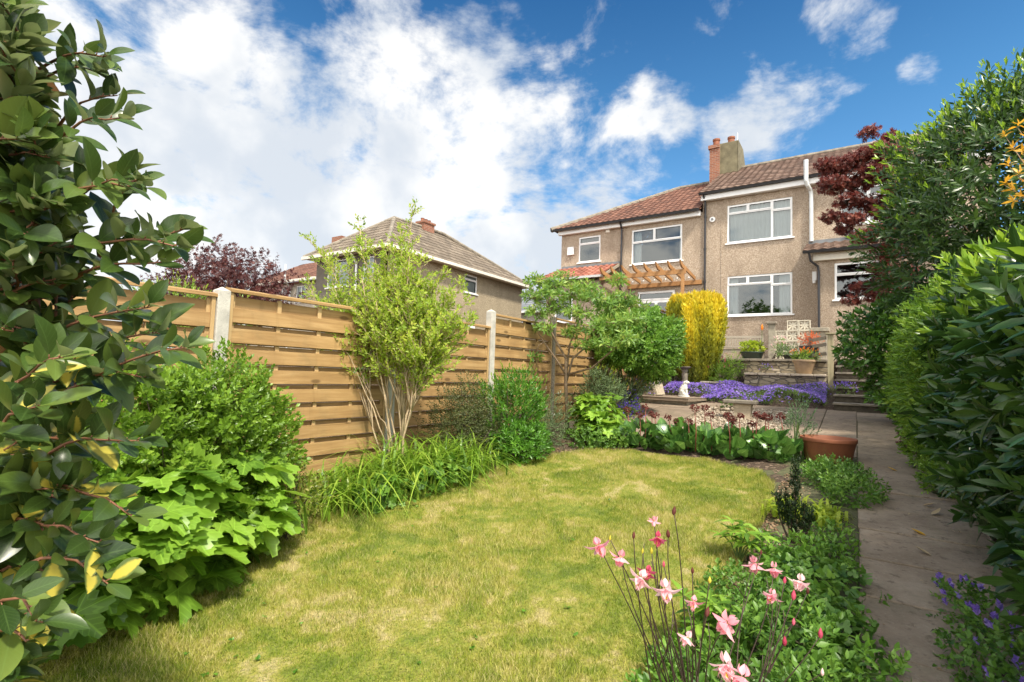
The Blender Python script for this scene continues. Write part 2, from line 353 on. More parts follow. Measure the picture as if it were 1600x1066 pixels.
def lawnmat(name, blade):
    m, nt, p = mat0(name); v = coords(nt)
    big = noise(nt, v, 1.9, 5, .65, .8); sm = noise(nt, v, 9, 4, .65)
    f = mathn(nt, 'ADD', mathn(nt, 'MULTIPLY', big, .6), mathn(nt, 'MULTIPLY', sm, .4))
    g = [(.38, (.15, .23, .02)), (.47, (.27, .33, .035)), (.54, (.42, .41, .075)), (.61, (.62, .53, .24))]
    c = ramp(nt, f, g)
    if blade:
        a = N(nt, 'ShaderNodeAttribute', attribute_name='rnd')
        c = mixc(nt, mathn(nt, 'MULTIPLY', ss(nt, a.outputs['Fac'], .6, 1.), .8), c, (.64, .55, .26)); c = mixc(nt, ss(nt, a.outputs['Fac'], .3, 0.), c, (.17, .25, .02))
        nt.links.new(c, p.inputs['Base Color']); p.inputs['Roughness'].default_value = .6; p.inputs['Specular IOR Level'].default_value = .2
        t = N(nt, 'ShaderNodeBsdfTranslucent'); nt.links.new(c, t.inputs[0]); mx = N(nt, 'ShaderNodeMixShader'); mx.inputs[0].default_value = .35
        nt.links.new(p.outputs[0], mx.inputs[1]); nt.links.new(t.outputs[0], mx.inputs[2]); nt.links.new(mx.outputs[0], nt.nodes['Material Output'].inputs[0])
    else:
        c = mixc(nt, .35, c, (.10, .08, .03)); nt.links.new(c, p.inputs['Base Color']); p.inputs['Roughness'].default_value = .95; bump(nt, p, noise(nt, v, 60, 4), .03)
    return m
M['lawn'] = lawnmat('lawn_turf', False); M['blade'] = lawnmat('grass_blade', True)
def slabmat(name, a_, b_, c_):
    m, nt, p = mat0(name); v = coords(nt, rnd=1.); n = noise(nt, v, 3.2, 7, .65); n2 = noise(nt, v, 60, 3); n3 = noise(nt, v, 14, 5, .7)
    c = ramp(nt, n, [(.3, a_), (.55, b_), (.75, c_)])
    c = mixc(nt, mathn(nt, 'MULTIPLY', ss(nt, n2, .56, .7), .4), c, (.42, .37, .29)); c = mixc(nt, mathn(nt, 'MULTIPLY', ss(nt, n3, .52, .70), .75), c, tuple(x*.42 for x in a_))
    mo = noise(nt, v, 2.1, 6, .7); c = mixc(nt, mathn(nt, 'MULTIPLY', ss(nt, mo, .5, .72), .5), c, (.10, .10, .05))
    at = N(nt, 'ShaderNodeAttribute', attribute_name='rnd'); c = mixc(nt, mathn(nt, 'MULTIPLY', at.outputs['Fac'], .55), c, tuple(x*.62 for x in b_))
    nt.links.new(c, p.inputs['Base Color']); p.inputs['Roughness'].default_value = .88; p.inputs['Specular IOR Level'].default_value = .25
    bump(nt, p, mathn(nt, 'ADD', n2, n3), .005); return m
M['slab'] = slabmat('path_slab', (.22, .165, .115), (.325, .255, .185), (.41, .335, .25))
M['patio'] = slabmat('patio_slab', (.20, .15, .11), (.29, .225, .165), (.36, .29, .22))
M['joint'] = simple('joint', (.085, .085, .04), .95, .4, 12, .006, 60)
M['gravel_base'] = simple('gravel_base', (.33, .28, .21), .95, .3, 30, .02, 60)

def gz(Y):
    return float(np.interp(Y, [-400, -20, 0, 12, 12.2, 14.75, 14.8, 16, 400], [-2, -1.6, 0, .96, 1.02, 1.55, 2.08, 2.08, 2.08]))
# ------------------------------------------------------------------ leaves
def ovate(n=4, w=.5, tipy=1., pk=.45, ex=1.):
    ys = np.linspace(0, 1, n+1); ws = np.clip(np.sin(PI*np.clip(ys, 0, 1)**(math.log(.5)/math.log(pk))), .0, None)**ex*w*.5; ws = np.maximum(ws, .012*w)
    V = []; 
    for y, ww in zip(ys, ws): V += [(-ww, y, 1), (0, y, 0), (ww, y, 1)]
    V = np.array(V); tx = V[:, 0]; ty = V[:, 1]; fold = np.abs(tx)
    F = []
    for i in range(n):
        for j in (0, 1): F.append((i*3+j, i*3+j+1, i*3+j+4, i*3+j+3))
    lu = np.tile([-1., 0, 1.], n+1)
    return tx, ty, fold, np.array(F), lu, ty.copy()
def lobed(lobes=5, depth=.45, teeth=True):
    P = []; n = lobes*8
    out_ = []
    for i in range(n+1):
        t = i/n; ang = (-1+2*t)*rad(150)
        ph = (t*lobes) % 1.; r = 1-depth*abs(2*ph-1)**.8*1.0
        r = (1-depth)+depth*max(0, 1-abs(2*ph-1)**1.15)
        r *= (1.0 - .28*abs(-1+2*t)**2)
        if teeth: r *= 1+.07*((i % 2)*2-1)
        out_.append((math.sin(ang)*r*.5, .25+math.cos(ang)*r*.6))
    V = [(0, .2)]+out_; tx = np.array([v[0] for v in V]); ty = np.array([v[1] for v in V])
    F = np.array([(0, i+1, i) for i in range(1, len(out_))])
    a = np.arctan2(tx, ty-.2); fold = .25*np.abs(np.sin(a*2.5))*np.hypot(tx, ty-.2)
    return tx, ty, fold, F, np.sin(a*lobes/1.67), ty.copy()
T_O4 = ovate(4, .45); T_O2 = ovate(2, .5); T_LANCE = ovate(4, .27, pk=.5); T_LANCE2 = ovate(2, .3, pk=.5); T_ROUND = ovate(4, .85, pk=.5); T_ROUND2 = ovate(2, .8); T_BIG = ovate(8, .50, pk=.52, ex=.72)
T_LOBE = lobed(5, .36); T_LOBE3 = lobed(3, .4); T_ACER = lobed(5, .75, False)
T_NEEDLE = ovate(1, .2, pk=.5)
T_BLADE = ovate(6, .045, pk=.4)
def norm(a): return a/np.maximum(np.linalg.norm(a, axis=-1, keepdims=True), 1e-9)
def leafmesh(name, mat, parent, tpl, P, D, Nn, L, rnd, rs, fold=.35, curl=.18, smooth=True, wid=1., wind=0):
    n = len(P)
    if n == 0: return None
    tx, ty, tf, F, lu, lv = tpl; L = np.broadcast_to(L, (n,)); D = norm(D); B = norm(np.cross(D, Nn)); NN = norm(np.cross(B, D))
    fo = (fold*(.5+rs.random(n)))[:, None]; cu = (curl*(rs.random(n)*1.6-.2))[:, None]; tw = (wid*(.85+.3*rs.random(n)))[:, None]
    x = tx[None]*tw; y = np.repeat(ty[None], n, 0); z = fo*tf[None]-cu*ty[None]**2
    V = P[:, None]+L[:, None, None]*(x[..., None]*B[:, None]+y[..., None]*D[:, None]+z[..., None]*NN[:, None])
    k = len(tx); FF = (F[None]+(np.arange(n)*k)[:, None, None]).reshape(-1, F.shape[1])
    return npmesh(name, mat, V.reshape(-1, 3), FF, parent, {'rnd': np.repeat(rnd, k), 'lu': np.tile(lu, n), 'lv': np.tile(lv, n)}, smooth)
def sph(rs, n):
    return norm(rs.normal(size=(n, 3)))
def lump(P, rs, k=7, amp=.18, freq=2.2):
    o = np.zeros(len(P))
    for i in range(k):
        w = rs.normal(size=3)*freq; o += np.sin(P@w+rs.random()*6.28)
    return amp*o/math.sqrt(k)
def on_blobs(rs, blobs, n, depth=.25, sq=1., zmin=None, lumpy=.14, freq=2.2):
    """shoot bases and outward axes in the outer shell of a union of ellipsoids"""
    vol = np.array([b[3]*b[4]+b[4]*b[5]+b[3]*b[5] for b in blobs], float); cnt = (n*1.6*vol/vol.sum()).astype(int)+1
    Ps, As = [], []
    for b, c in zip(blobs, cnt):
        u = sph(rs, c); 
        if sq != 1.: us = np.sign(u)*np.abs(u)**sq; us = us/np.max(np.abs(us), axis=1, keepdims=True)*np.max(np.abs(u), 1, keepdims=True)**.35
        else: us = u
        t = 1-np.abs(rs.normal(size=c))*depth; t = np.clip(t, .1, 1.08)+lump(us*2, rs, amp=lumpy, freq=freq)
        r = np.array(b[3:6]); Ps.append(np.array(b[:3])+us*r*t[:, None]); As.append(norm(u/r))
    P = np.concatenate(Ps); A = np.concatenate(As); keep = np.ones(len(P), bool)
    for j, b in enumerate(blobs):   # drop what lies deep in another ellipsoid
        q = np.linalg.norm((P-np.array(b[:3]))/np.array(b[3:6]), axis=1); own = np.repeat(np.arange(len(blobs)), cnt) == j
        keep &= own | (q > 1-depth*2.2)
    if zmin is not None: keep &= P[:, 2] > zmin
    P, A = P[keep], A[keep]; s = rs.permutation(len(P))[:n]; return P[s], A[s]
def on_shoots(rs, P, A, k, shoot, L, opn=.9, up=.3, jit=.25, lr=.38):
    """k leaves spiralling up each shoot"""
    n = len(P); A = norm(A+np.array([0, 0, up])+rs.normal(size=(n, 3))*jit)
    R1 = norm(np.cross(A, rs.normal(size=(n, 3)))); R2 = np.cross(A, R1)
    j = np.arange(k)[None]; ph = rs.random((n, 1))*6.28+j*2.4+rs.normal(size=(n, k))*.2
    t = (j+.5)/k; op = opn*(1.15-.75*t)+rs.normal(size=(n, k))*.12
    rd = np.cos(ph)[..., None]*R1[:, None]+np.sin(ph)[..., None]*R2[:, None]
    D = np.cos(op)[..., None]*A[:, None]+np.sin(op)[..., None]*rd
    Nn = np.sin(op)[..., None]*A[:, None]-np.cos(op)[..., None]*rd+rs.normal(size=(n, k, 3))*.15
    PP = P[:, None]+A[:, None]*(t*shoot)[..., None]
    LL = L*(1+lr*(rs.random((n, k))*2-1))*(1.05-.35*np.abs(t-.4))
    return PP.reshape(-1, 3), D.reshape(-1, 3), Nn.reshape(-1, 3), LL.ravel(), np.repeat(t, n, 0).ravel()
def twigs(name, mat, parent, base, tips, rs, r0=.02, r1=.003, bend=.25, seg=5, fork=.45, n=5):
    """limbs from a base to shoot tips, in one mesh"""
    V = []; F = []; c = 0; base = np.array(base, float)
    for tp in tips:
        b = base+rs.normal(size=3)*np.array([.03, .03, 0])*2; tp = np.array(tp); mid = b*(1-fork)+tp*fork; mid[:2] = b[:2]*(.75)+tp[:2]*.25+rs.normal(size=2)*bend*.15*np.linalg.norm(tp-b)
        ts = np.linspace(0, 1, n)[:, None]; pts = (1-ts)**2*b+2*ts*(1-ts)*mid+ts**2*tp+rs.normal(size=(n, 3))*.012*(ts*(1-ts)*4)
        for i in range(n):
            t = norm((pts[min(i+1, n-1)]-pts[max(i-1, 0)])[None])[0]; a = norm(np.cross(t, [.3, .9, .2])[None])[0]; q = np.cross(t, a); rr = r0+(r1-r0)*(i/(n-1))**.7
            for k in range(seg): V.append(pts[i]+rr*(a*math.cos(2*PI*k/seg)+q*math.sin(2*PI*k/seg)))
        for i in range(n-1):
            for k in range(seg): F.append((c+i*seg+k, c+i*seg+(k+1) % seg, c+(i+1)*seg+(k+1) % seg, c+(i+1)*seg+k))
        c += n*seg
    return npmesh(name, mat, np.array(V), np.array(F), parent, {'rnd': np.zeros(len(V))+.5}, True)
def shrub(name, label, cat, base, blobs, n, k, shoot, L, tpl, mat, seed, depth=.25, opn=.9, up=.3, fold=.35, curl=.2, wid=1., tipmat=None, tipfrac=0., sq=1., bark='bark_dark', ntw=14, group=None, lumpy=.14, core=0, freq=2.2, r0=.02, tipk=5, tipL=None, zmin=None, tipwhere=None):
    rs = np.random.RandomState(seed); root = empty(name, base, label, cat, group)
    P, A = on_blobs(rs, blobs, n, depth, sq, base[2]+.02 if zmin is None else zmin, lumpy, freq)
    PP, D, Nn, LL, t = on_shoots(rs, P, A, k, shoot, L, opn, up)
    leafmesh('foliage', mat, root, tpl, PP, D, Nn, LL, np.clip(np.repeat(rs.random(len(P)), k)*.6+rs.random(len(PP))*.4, 0, 1), rs, fold, curl, wid=wid)
    if tipmat is not None:
        m = max(1, int(len(P)*tipfrac)); sc = A[:, 2] + rs.normal(size=len(P))*.5
        if tipwhere is not None: sc = sc+tipwhere(P)*1.5
        s = np.argsort(-sc)[:m]
        P2, D2, N2, L2, t2 = on_shoots(rs, P[s]+norm(A[s]+np.array([0, 0, up]))*shoot*1.15, A[s], tipk, shoot*.35, (tipL or L*.75), opn*.45, up+.4)
        leafmesh('flowers' if 'petal' in tipmat.name else 'new_growth', tipmat, root, tpl, P2, D2, N2, L2, rs.random(len(P2)), rs, fold, curl*.5, wid=wid)
    if ntw:
        s = rs.permutation(len(P))[:ntw]; twigs('stem', M[bark], root, base, P[s], rs, r0)
    return root
# ================================================================== THE SETTING
rs0 = np.random.RandomState(5); random.seed(7)
def sheet(name, mat, xs, ys, zf, kind='structure'):
    V = np.array([(x, y, zf(x, y)) for y in ys for x in xs]); nx = len(xs)
    F = np.array([(j*nx+i, j*nx+i+1, (j+1)*nx+i+1, (j+1)*nx+i) for j in range(len(ys)-1) for i in range(nx-1)])
    return tag(npmesh(name, mat, V, F, None, None, True), kind=kind)
xs = np.unique(np.concatenate([np.linspace(-600, -12, 12), np.linspace(-12, 6, 73), np.linspace(6, 600, 12)]))
ys = np.unique(np.concatenate([[-400, -100, -20], np.linspace(-4, 0, 9), np.linspace(0, 16, 81), [14.75, 14.8], np.linspace(16, 30, 8), [60, 150, 500]]))
sheet('ground', M['soil'], xs, ys, lambda x, y: gz(y)-.03+(.018*math.sin(x*7.1+y*3)+.012*math.sin(y*9-x*4) if -4.4 < x < 3 and 0 < y < 8 else 0))
# lawn outline: wavy left edge along the border, rounded far end, straighter right edge
LE = [(-3.2, -1.5), (-3.25, .4), (-3.3, .95), (-3.62, 1.55), (-3.72, 2.3), (-3.74, 3.1), (-3.5, 3.95), (-3.38, 5.1), (-3.2, 5.8), (-2.95, 6.3), (-2.5, 6.5)]
RE = [(-.55, -1.5), (-.62, .4), (-.66, .95), (-.68, 1.55), (-.70, 2.3), (-.68, 3.1), (-.66, 3.95), (-.66, 5.1), (-.72, 5.8), (-.9, 6.3), (-1.5, 6.5)]
def lx(Y): return np.interp(Y, [p[1] for p in LE], [p[0] for p in LE]), np.interp(Y, [p[1] for p in RE], [p[0] for p in RE])
vv = []; ff = []; YY = np.linspace(-1.5, 6.5, 100); NXL = 40
for y in YY:
    a, b = lx(y)
    for t in np.linspace(0, 1, NXL): x = a+(b-a)*t; vv.append((x, y, .08*y+.006+.008*math.sin(x*5+y*2.2)*math.sin(y*4.1)))
for j in range(len(YY)-1):
    for i in range(NXL-1): ff.append((j*NXL+i, j*NXL+i+1, (j+1)*NXL+i+1, (j+1)*NXL+i))
tag(npmesh('lawn', M['lawn'], vv, np.array(ff), None, None, True), kind='structure')
def grass(name, n, ymin, ymax, h, w, seed):
    rs = np.random.RandomState(seed); Y = ymin+(ymax-ymin)*rs.random(n)**1.4; a, b = lx(Y); X = a-.03+(b-a+.06)*rs.random(n)
    cl = lump(np.stack([X*3, Y*3, X*0], 1), rs, 9, 1., 2.)
    H = h*(.55+.7*rs.random(n))*(1+.25*cl); H = np.where((X-a < .12) | (b-X < .1), H*1.5, H)
    P = np.stack([X, Y, .08*Y+.004], 1); an = rs.random(n)*6.28
    Wv = np.stack([np.cos(an), np.sin(an), np.zeros(n)], 1)*(w*(.7+.6*rs.random(n)))[:, None]
    ln = rs.normal(size=(n, 3))*.55; ln[:, 2] = 1; ln = norm(ln); T = P+ln*H[:, None]; Mi = P+(ln*.55+np.array([0, 0, .12]))*H[:, None]
    V = np.stack([P-Wv, P+Wv, Mi+Wv*.6, T, Mi-Wv*.6], 1).reshape(-1, 3); i = np.arange(n)[:, None]*5
    F = np.concatenate([i+np.array([[0, 1, 2]]), i+np.array([[0, 2, 4]]), i+np.array([[4, 2, 3]])])
    rn = np.clip(rs.random(n)*.85+.12*cl+.08, 0, 1)
    return npmesh(name, M['blade'], V, F, None, {'rnd': np.repeat(rn, 5)})
g = grass('lawn_grass', 300000, .3, 6.55, .034, .0015, 3); tag(g, 'short mown lawn grass, green with straw coloured patches', 'lawn grass', kind='stuff')
# path of paving slabs rising with the garden
mb = MB(); y = -1.2; k = 0
while y < 11.85:
    L = .60; w = .78; e = random.uniform(-.007, .007); t = random.uniform(-.007, .007)
    x0 = random.uniform(-.008, .008)
    mb.prism([(y+.006, .08*y-.06), (y+L-.010, .08*(y+L)-.06), (y+L-.010, .08*(y+L)+.028+e+t), (y+.006, .08*y+.028+e)], x0, w+x0+random.uniform(-.01, .01), 'x'); y += L
o = mb.build('garden_path', M['slab'], bevel=.005); tag(o, kind='structure')
# patio slabs round a gravel rectangle
mb = MB(); ye = [7.55, 8.3, 8.9, 9.6, 10.3, 11.0, 11.6, 12.1]; xe = [-4.3, -3.5, -2.62, -1.8, -1.0, -.5, -.002]
sheet('patio_bedding', M['joint'], [-4.3, -2, 0, .77], np.linspace(-1.2, 12.0, 12), lambda x, y: .08*y+(.012 if x > -.1 or y > 7.5 else -.08))
for j in range(7):
    for i in range(6):
        if 8.85 < ye[j] < 11.5 and -2.7 < xe[i] < -1.05: continue
        e = random.uniform(-.004, .004); a, b = ye[j]+.006, ye[j+1]-.006
        mb.prism([(a, .08*a-.06), (b, .08*b-.06), (b, .08*b+.026+e), (a, .08*a+.026+e)], xe[i]+.006, xe[i+1]-.006, 'x')
tag(mb.build('patio', M['patio'], bevel=.006), kind='structure')
sheet('gravel_bed', M['gravel_base'], np.linspace(-2.615, -1.005, 3), np.linspace(8.905, 11.595, 3), lambda x, y: .08*y+.004)
def pebbles(name, n, x0, x1, y0, y1, r, mat, seed, zf):
    rs = np.random.RandomState(seed); ico = np.array([(0, 0, 1), (.9, 0, .2), (.28, .86, .2), (-.73, .53, .2), (-.73, -.53, .2), (.28, -.86, .2), (0, 0, -.6)])
    F0 = np.array([(0, 1, 2), (0, 2, 3), (0, 3, 4), (0, 4, 5), (0, 5, 1), (6, 2, 1), (6, 3, 2), (6, 4, 3), (6, 5, 4), (6, 1, 5)])
    X = x0+(x1-x0)*rs.random(n); Y = y0+(y1-y0)*rs.random(n); R = r*(.5+rs.random(n)); Z = np.array([zf(a) for a in Y])+R*.3
    an = rs.random(n)*6.28; c, s = np.cos(an)[:, None], np.sin(an)[:, None]; sx = (.8+.6*rs.random(n))[:, None]
    lx_ = ico[:, 0][None]*sx; ly_ = ico[:, 1][None]
    V = np.stack([X[:, None]+R[:, None]*(c*lx_-s*ly_), Y[:, None]+R[:, None]*(s*lx_+c*ly_), Z[:, None]+R[:, None]*ico[:, 2][None]*.7], 2)
    V += rs.normal(size=V.shape)*R[:, None, None]*.12
    return npmesh(name, mat, V.reshape(-1, 3), (F0[None]+(np.arange(n)*7)[:, None, None]).reshape(-1, 3), None, {'rnd': np.repeat(rs.random(n), 7)})
def rndmat(name, stops, rough=.85):
    m, nt, p = mat0(name); a = N(nt, 'ShaderNodeAttribute', attribute_name='rnd'); nt.links.new(ramp(nt, a.outputs['Fac'], stops), p.inputs['Base Color']); p.inputs['Roughness'].default_value = rough; return m
M['pebbles'] = rndmat('pebbles', [(0, (.14, .10, .07)), (.4, (.26, .20, .14)), (.8, (.38, .31, .23)), (1, (.58, .52, .43))])
M['chips'] = rndmat('bark_chips', [(0, (.06, .035, .02)), (.4, (.16, .10, .055)), (.8, (.27, .175, .10)), (1, (.42, .31, .20))])
tag(pebbles('gravel', 5200, -2.6, -1.02, 8.92, 11.58, .022, M['pebbles'], 4, lambda y: .08*y+.004), 'pale gravel filling the rectangle in the patio', 'gravel', kind='stuff')
tag(pebbles('bark_mulch', 5000, -.66, -.02, 1.3, 6.4, .013, M['chips'], 8, lambda y: .08*y-.02), 'brown bark chips on the bed beside the path', 'bark mulch', kind='stuff')
tag(pebbles('bark_mulch', 2600, -4.3, -3.2, .4, 7.2, .014, M['chips'], 9, lambda y: .08*y-.02), 'brown bark chips and soil under the fence border plants', 'bark mulch', kind='stuff')
# terrace slab in front of the house
mb = MB(); mb.box(-4.35, -.52, 14.86, 19.0, 1.2, 2.10); mb.box(-.52, 4, 14.86, 19.0, 1.2, 2.08)
tag(mb.build('terrace', M['patio']), kind='structure')

# ================================================================== FENCE
FX = -4.4
def fence_panel(Y0, Y1, top, label, mat='timber', h=1.83, grp='slatted timber fence panels'):
    r = empty('slatted_fence', (FX, Y0, top-h), label, 'fence panel', grp)
    mb = MB(); z = top-.045; i = 0
    while z-.12 > top-h+.02:
        if i == 0: mb.box(FX-.030, FX-.018, Y0+.02, Y1-.02, z-.13, z, r=random.random())
        else:
            Mx = Matrix.Translation((FX, 0, z)) @ Matrix.Rotation(rad(3.0), 4, 'Y')
            # front slat, foot kicked out
            mb.prism([(FX+.0045, z+.072), (FX+.0155, z+.072), (FX+.024, z-.052), (FX+.006, z-.052)], Y0+.03, Y1-.03, 'y')
        z -= .0595 if i == 0 else .0
        z -= .115
        if i > 0: z -= .059
        i += 1
    mb.build('front_slats', M[mat], r, bevel=.002)
    # wavy knots of the thin slats behind
    mb = MB(); z = top-.11
    while z-.15 > top-h: mb.box(FX-.032, FX-.0205, Y0+.02, Y1-.02, z-.168, z, r=random.random()); z -= .174
    mb.build('back_slats', M[mat], r)
    n = 4; L = Y1-Y0
    for k in range(n+1):
        yy = Y0+.035+(L-.07)*k/n
        mb = MB(); mb.box(FX-.020, FX+.0035, yy-.02, yy+.02, top-h+.01, top-.03, r=.3+.4*random.random())
        mb.build('batten', M['timber_z'], r, bevel=.002)
    for yy in (Y0+.012, Y1-.012): MB().box(FX-.036, FX+.030, yy-.016, yy+.016, top-h, top-.012).build('side_frame', M['timber_z'], r, bevel=.003)
    mb = MB(); mb.prism([(FX-.045, top-.012), (FX+.045, top-.02), (FX+.045, top+.008), (FX-.045, top+.028)], Y0-.01, Y1+.01, 'y')
    mb.build('cap_rail', M[mat], r, bevel=.003)
    return r
def conc_post(Y, top, label, w=.11, base=None):
    r = empty('fence_post', (FX, Y, gz(Y)-.05), label, 'fence post', 'concrete fence posts'); h = w/2; mb = MB()
    b = gz(Y)-.3; vs = [(FX-h, Y-h, b), (FX+h, Y-h, b), (FX+h, Y+h, b), (FX-h, Y+h, b)]
    vs += [(FX+a*h*.94, Y+c*h*.94, top-.035) for a, c in ((-1, -1), (1, -1), (1, 1), (-1, 1))]+[(FX, Y, top)]
    mb.add(vs, [(0, 1, 5, 4), (1, 2, 6, 5), (2, 3, 7, 6), (3, 0, 4, 7), (4, 5, 8), (5, 6, 8), (6, 7, 8), (7, 4, 8)])
    mb.build('shaft', M['concrete'], r, bevel=.006)
    return r
PY = [-1.62, .25, 2.13, 4.02, 5.92, 7.74, 9.6, 11.5, 13.35, 15.2]
tops = [2.02, 2.07, 2.13, 2.16, 2.36, 2.5, 2.7, 3.15, 3.36]
plab = ['fence panel behind the glossy large leaved shrub at the far left', 'fence panel to the left of the first concrete post, behind the glossy shrub', 'long exposed fence panel right of the first concrete post', 'fence panel partly behind the tall airy shrub, left of the second concrete post',
        'higher stepped fence panel just right of the second concrete post', 'fence panel in shade behind the small multi stemmed tree', 'fence panel behind the round green bush', 'raised fence panel left of the golden conifer', 'highest fence panel, nearest the neighbouring house']
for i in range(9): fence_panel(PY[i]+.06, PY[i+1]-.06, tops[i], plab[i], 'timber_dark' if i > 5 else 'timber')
polab = {1: ('concrete fence post hidden among the glossy shrub leaves', 2.16), 2: ('pale concrete fence post with pyramid top, nearest one left of the tall airy shrub', 2.15), 3: ('concrete fence post hidden behind the tall airy shrub', 2.22), 4: ('pale concrete fence post with pyramid top, right of the tall airy shrub', 2.43)}
for i, (l, t) in polab.items(): conc_post(PY[i], t, l)
for i in (5, 6, 7, 8):
    r = empty('fence_post', (FX, PY[i], gz(PY[i])), ['dark timber fence post beside the small tree trunk', 'timber fence post behind the yellow flowering plant', 'timber fence post behind the round green bush', 'tall timber fence post beside the golden conifer'][i-5], 'fence post', 'timber fence posts')
    MB().box(FX-.04, FX+.045, PY[i]-.04, PY[i]+.04, gz(PY[i])-.3, tops[i]+.02).build('shaft', M['oldwood'], r, bevel=.005)

# ================================================================== HOUSES
def cells(a0, a1, holes, k):
    e = sorted(set([a0, a1]+[v for h in holes for v in h[k:k+2] if a0 < v < a1])); return list(zip(e[:-1], e[1:]))
def holed(mb, X0, X1, Z0, Z1, holes, Y, th, axis='y'):
    """slab of thickness th standing at Y with rectangular openings (outer face at Y)"""
    def P(a, d, z): return (a, d, z) if axis == 'y' else (d, a, z)
    cx, cz = cells(X0, X1, holes, 0), cells(Z0, Z1, holes, 2)
    ins = lambda a, b: any(h[0]-1e-6 <= a and b <= h[1]+1e-6 for h in holes)
    for xa, xb in cx:
        for za, zb in cz:
            if any(h[0]-1e-6 <= xa and xb <= h[1]+1e-6 and h[2]-1e-6 <= za and zb <= h[3]+1e-6 for h in holes): continue
            for d in (Y, Y+th): mb.add([P(xa, d, za), P(xb, d, za), P(xb, d, zb), P(xa, d, zb)], [(0, 1, 2, 3)], .5)
    for a, b, c, d in list(holes)+[(X0, X1, Z0, Z1)]:
        for q in (((a, c), (b, c)), ((b, c), (b, d)), ((b, d), (a, d)), ((a, d), (a, c))):
            (p0, z0), (p1, z1) = q; mb.add([P(p0, Y, z0), P(p1, Y, z1), P(p1, Y+th, z1), P(p0, Y+th, z0)], [(0, 1, 2, 3)], .5)
    return mb
def window(root, X0, X1, Z0, Z1, Y, panes, fw=.055, sill=True, curtain=None, axis='y', sgn=1, frame='white'):
    """panes: fractions (x0,x1,z0,z1) of the opening between bars"""
    w, h = X1-X0, Z1-Z0; hl = [(X0+w*a+fw*(.6 if a > .01 else 1), X0+w*b-fw*(.6 if b < .99 else 1), Z0+h*c+fw*(.6 if c > .01 else 1), Z0+h*d-fw*(.6 if d < .99 else 1)) for a, b, c, d in panes]
    mb = MB(); holed(mb, X0, X1, Z0, Z1, hl, Y+.03*sgn, .07*sgn, axis); fr = mb.build('window', M[frame], root)
    mb = MB()
    for a, b, c, d in hl:
        q = [(a, Y+.06*sgn, c), (b, Y+.06*sgn, c), (b, Y+.06*sgn, d), (a, Y+.06*sgn, d)]
        if axis == 'x': q = [(v[1], v[0], v[2]) for v in q]
        mb.add(q, [(0, 1, 2, 3)])
    mb.build('pane', M['glass'], fr)
    # opening casements stand a little proud
    mb = MB(); 
    for (a, b, c, d), pn in zip(hl, panes):
        if pn[2] > .5 or len(panes) == 1:
            holed(mb, a-.03, b+.03, c-.03, d+.03, [(a+.012, b-.012, c+.012, d-.012)], Y+.015*sgn, .013*sgn, axis)
    if mb.v: mb.build('casement', M[frame], fr)
    if sill:
        mb = MB(); s = (-.05, .06)
        if axis == 'y': mb.box(X0-.06, X1+.06, Y+s[0], Y+s[1], Z0-.055, Z0-.004)
        else: mb.box(min(Y-sgn*.05, Y+sgn*.06), max(Y-sgn*.05, Y+sgn*.06), X0-.06, X1+.06, Z0-.055, Z0-.004)
        mb.build('sill', M['white'], fr, bevel=.006)
    if curtain:
        mb = MB()
        for ca, cb in curtain:
            n = max(6, int((cb-ca)*w/.03)); pts = [(X0+w*(ca+(cb-ca)*i/n), Y+sgn*(.17+.018*math.sin(i*1.7)+.012*math.sin(i*.6))) for i in range(n+1)]
            for i in range(n):
                (xa, ya), (xb, yb) = pts[i], pts[i+1]; q = [(xa, ya, Z0+.02), (xb, yb, Z0+.02), (xb, yb, Z1-.01), (xa, ya, Z1-.01)]
                if axis == 'x': q = [(v[1], v[0], v[2]) for v in q]
                mb.add(q, [(0, 1, 2, 3)])
        mb.build('curtain', M['curtain'], fr, smooth=True)
    return fr
def tiles(mb, A, B, C, D, tw=.24, th=.30, amp=.028, lap=.022, sub=5):
    """pantiles on the quad A-B (eave) .. D-C (ridge); may taper to hips"""
    A, B, C, D = map(Vector, (A, B, C, D)); nrm_ = (B-A).cross(D-A).normalized()
    if nrm_.z < 0: nrm_ = -nrm_
    u = (B-A).normalized(); v = (nrm_.cross(u)).normalized()
    if v.dot(D-A) < 0: v = -v
    H = (D-A).dot(v); W0, W1 = 0., (B-A).length; d0 = (D-A).dot(u); c0 = (C-A).dot(u); rows = max(2, round(H/th))
    for r in range(rows):
        for half, (va, vb, za, zb) in enumerate([(r/rows, (r+1)/rows, lap, .004), ]):
            la, ra = W0+d0*va, W1+(c0-W1)*va; lb, rb = W0+d0*vb, W1+(c0-W1)*vb
            n0 = math.floor(min(la, lb)/tw); n1 = math.ceil(max(ra, rb)/tw)
            for c in range(n0, n1):
                a_, b_ = c*tw, (c+1)*tw
                if b_ <= min(la, lb) or a_ >= max(ra, rb): continue
                vs = []
                for s in range(sub+1):
                    x = a_+tw*s/sub; t = s/sub; z = amp*(math.cos(2*PI*t)*.5+.5)**1.3
                    xa = min(max(x, la), ra); xb = min(max(x, lb), rb)
                    p0 = A+u*xa+v*(H*va)+nrm_*(z+za); p1 = A+u*xb+v*(H*vb)+nrm_*(z*.9+zb); vs += [p0, p1, A+u*xa+v*(H*va)+nrm_*(z*.5-.012)]
                mb.add(vs, [(3*s, 3*s+3, 3*s+4, 3*s+1) for s in range(sub)]+[(3*s+2, 3*s+5, 3*s+3, 3*s) for s in range(sub)], random.random())
    return mb
def ridge(mb, p, q, r=.11):
    p, q = Vector(p), Vector(q); n = max(1, int((q-p).length/.42)); d = (q-p)/n
    for i in range(n):
        a, b = p+d*i, p+d*(i+1.04); mb.tube([a, b], [r*1.03, r*.94], 8)
    return mb
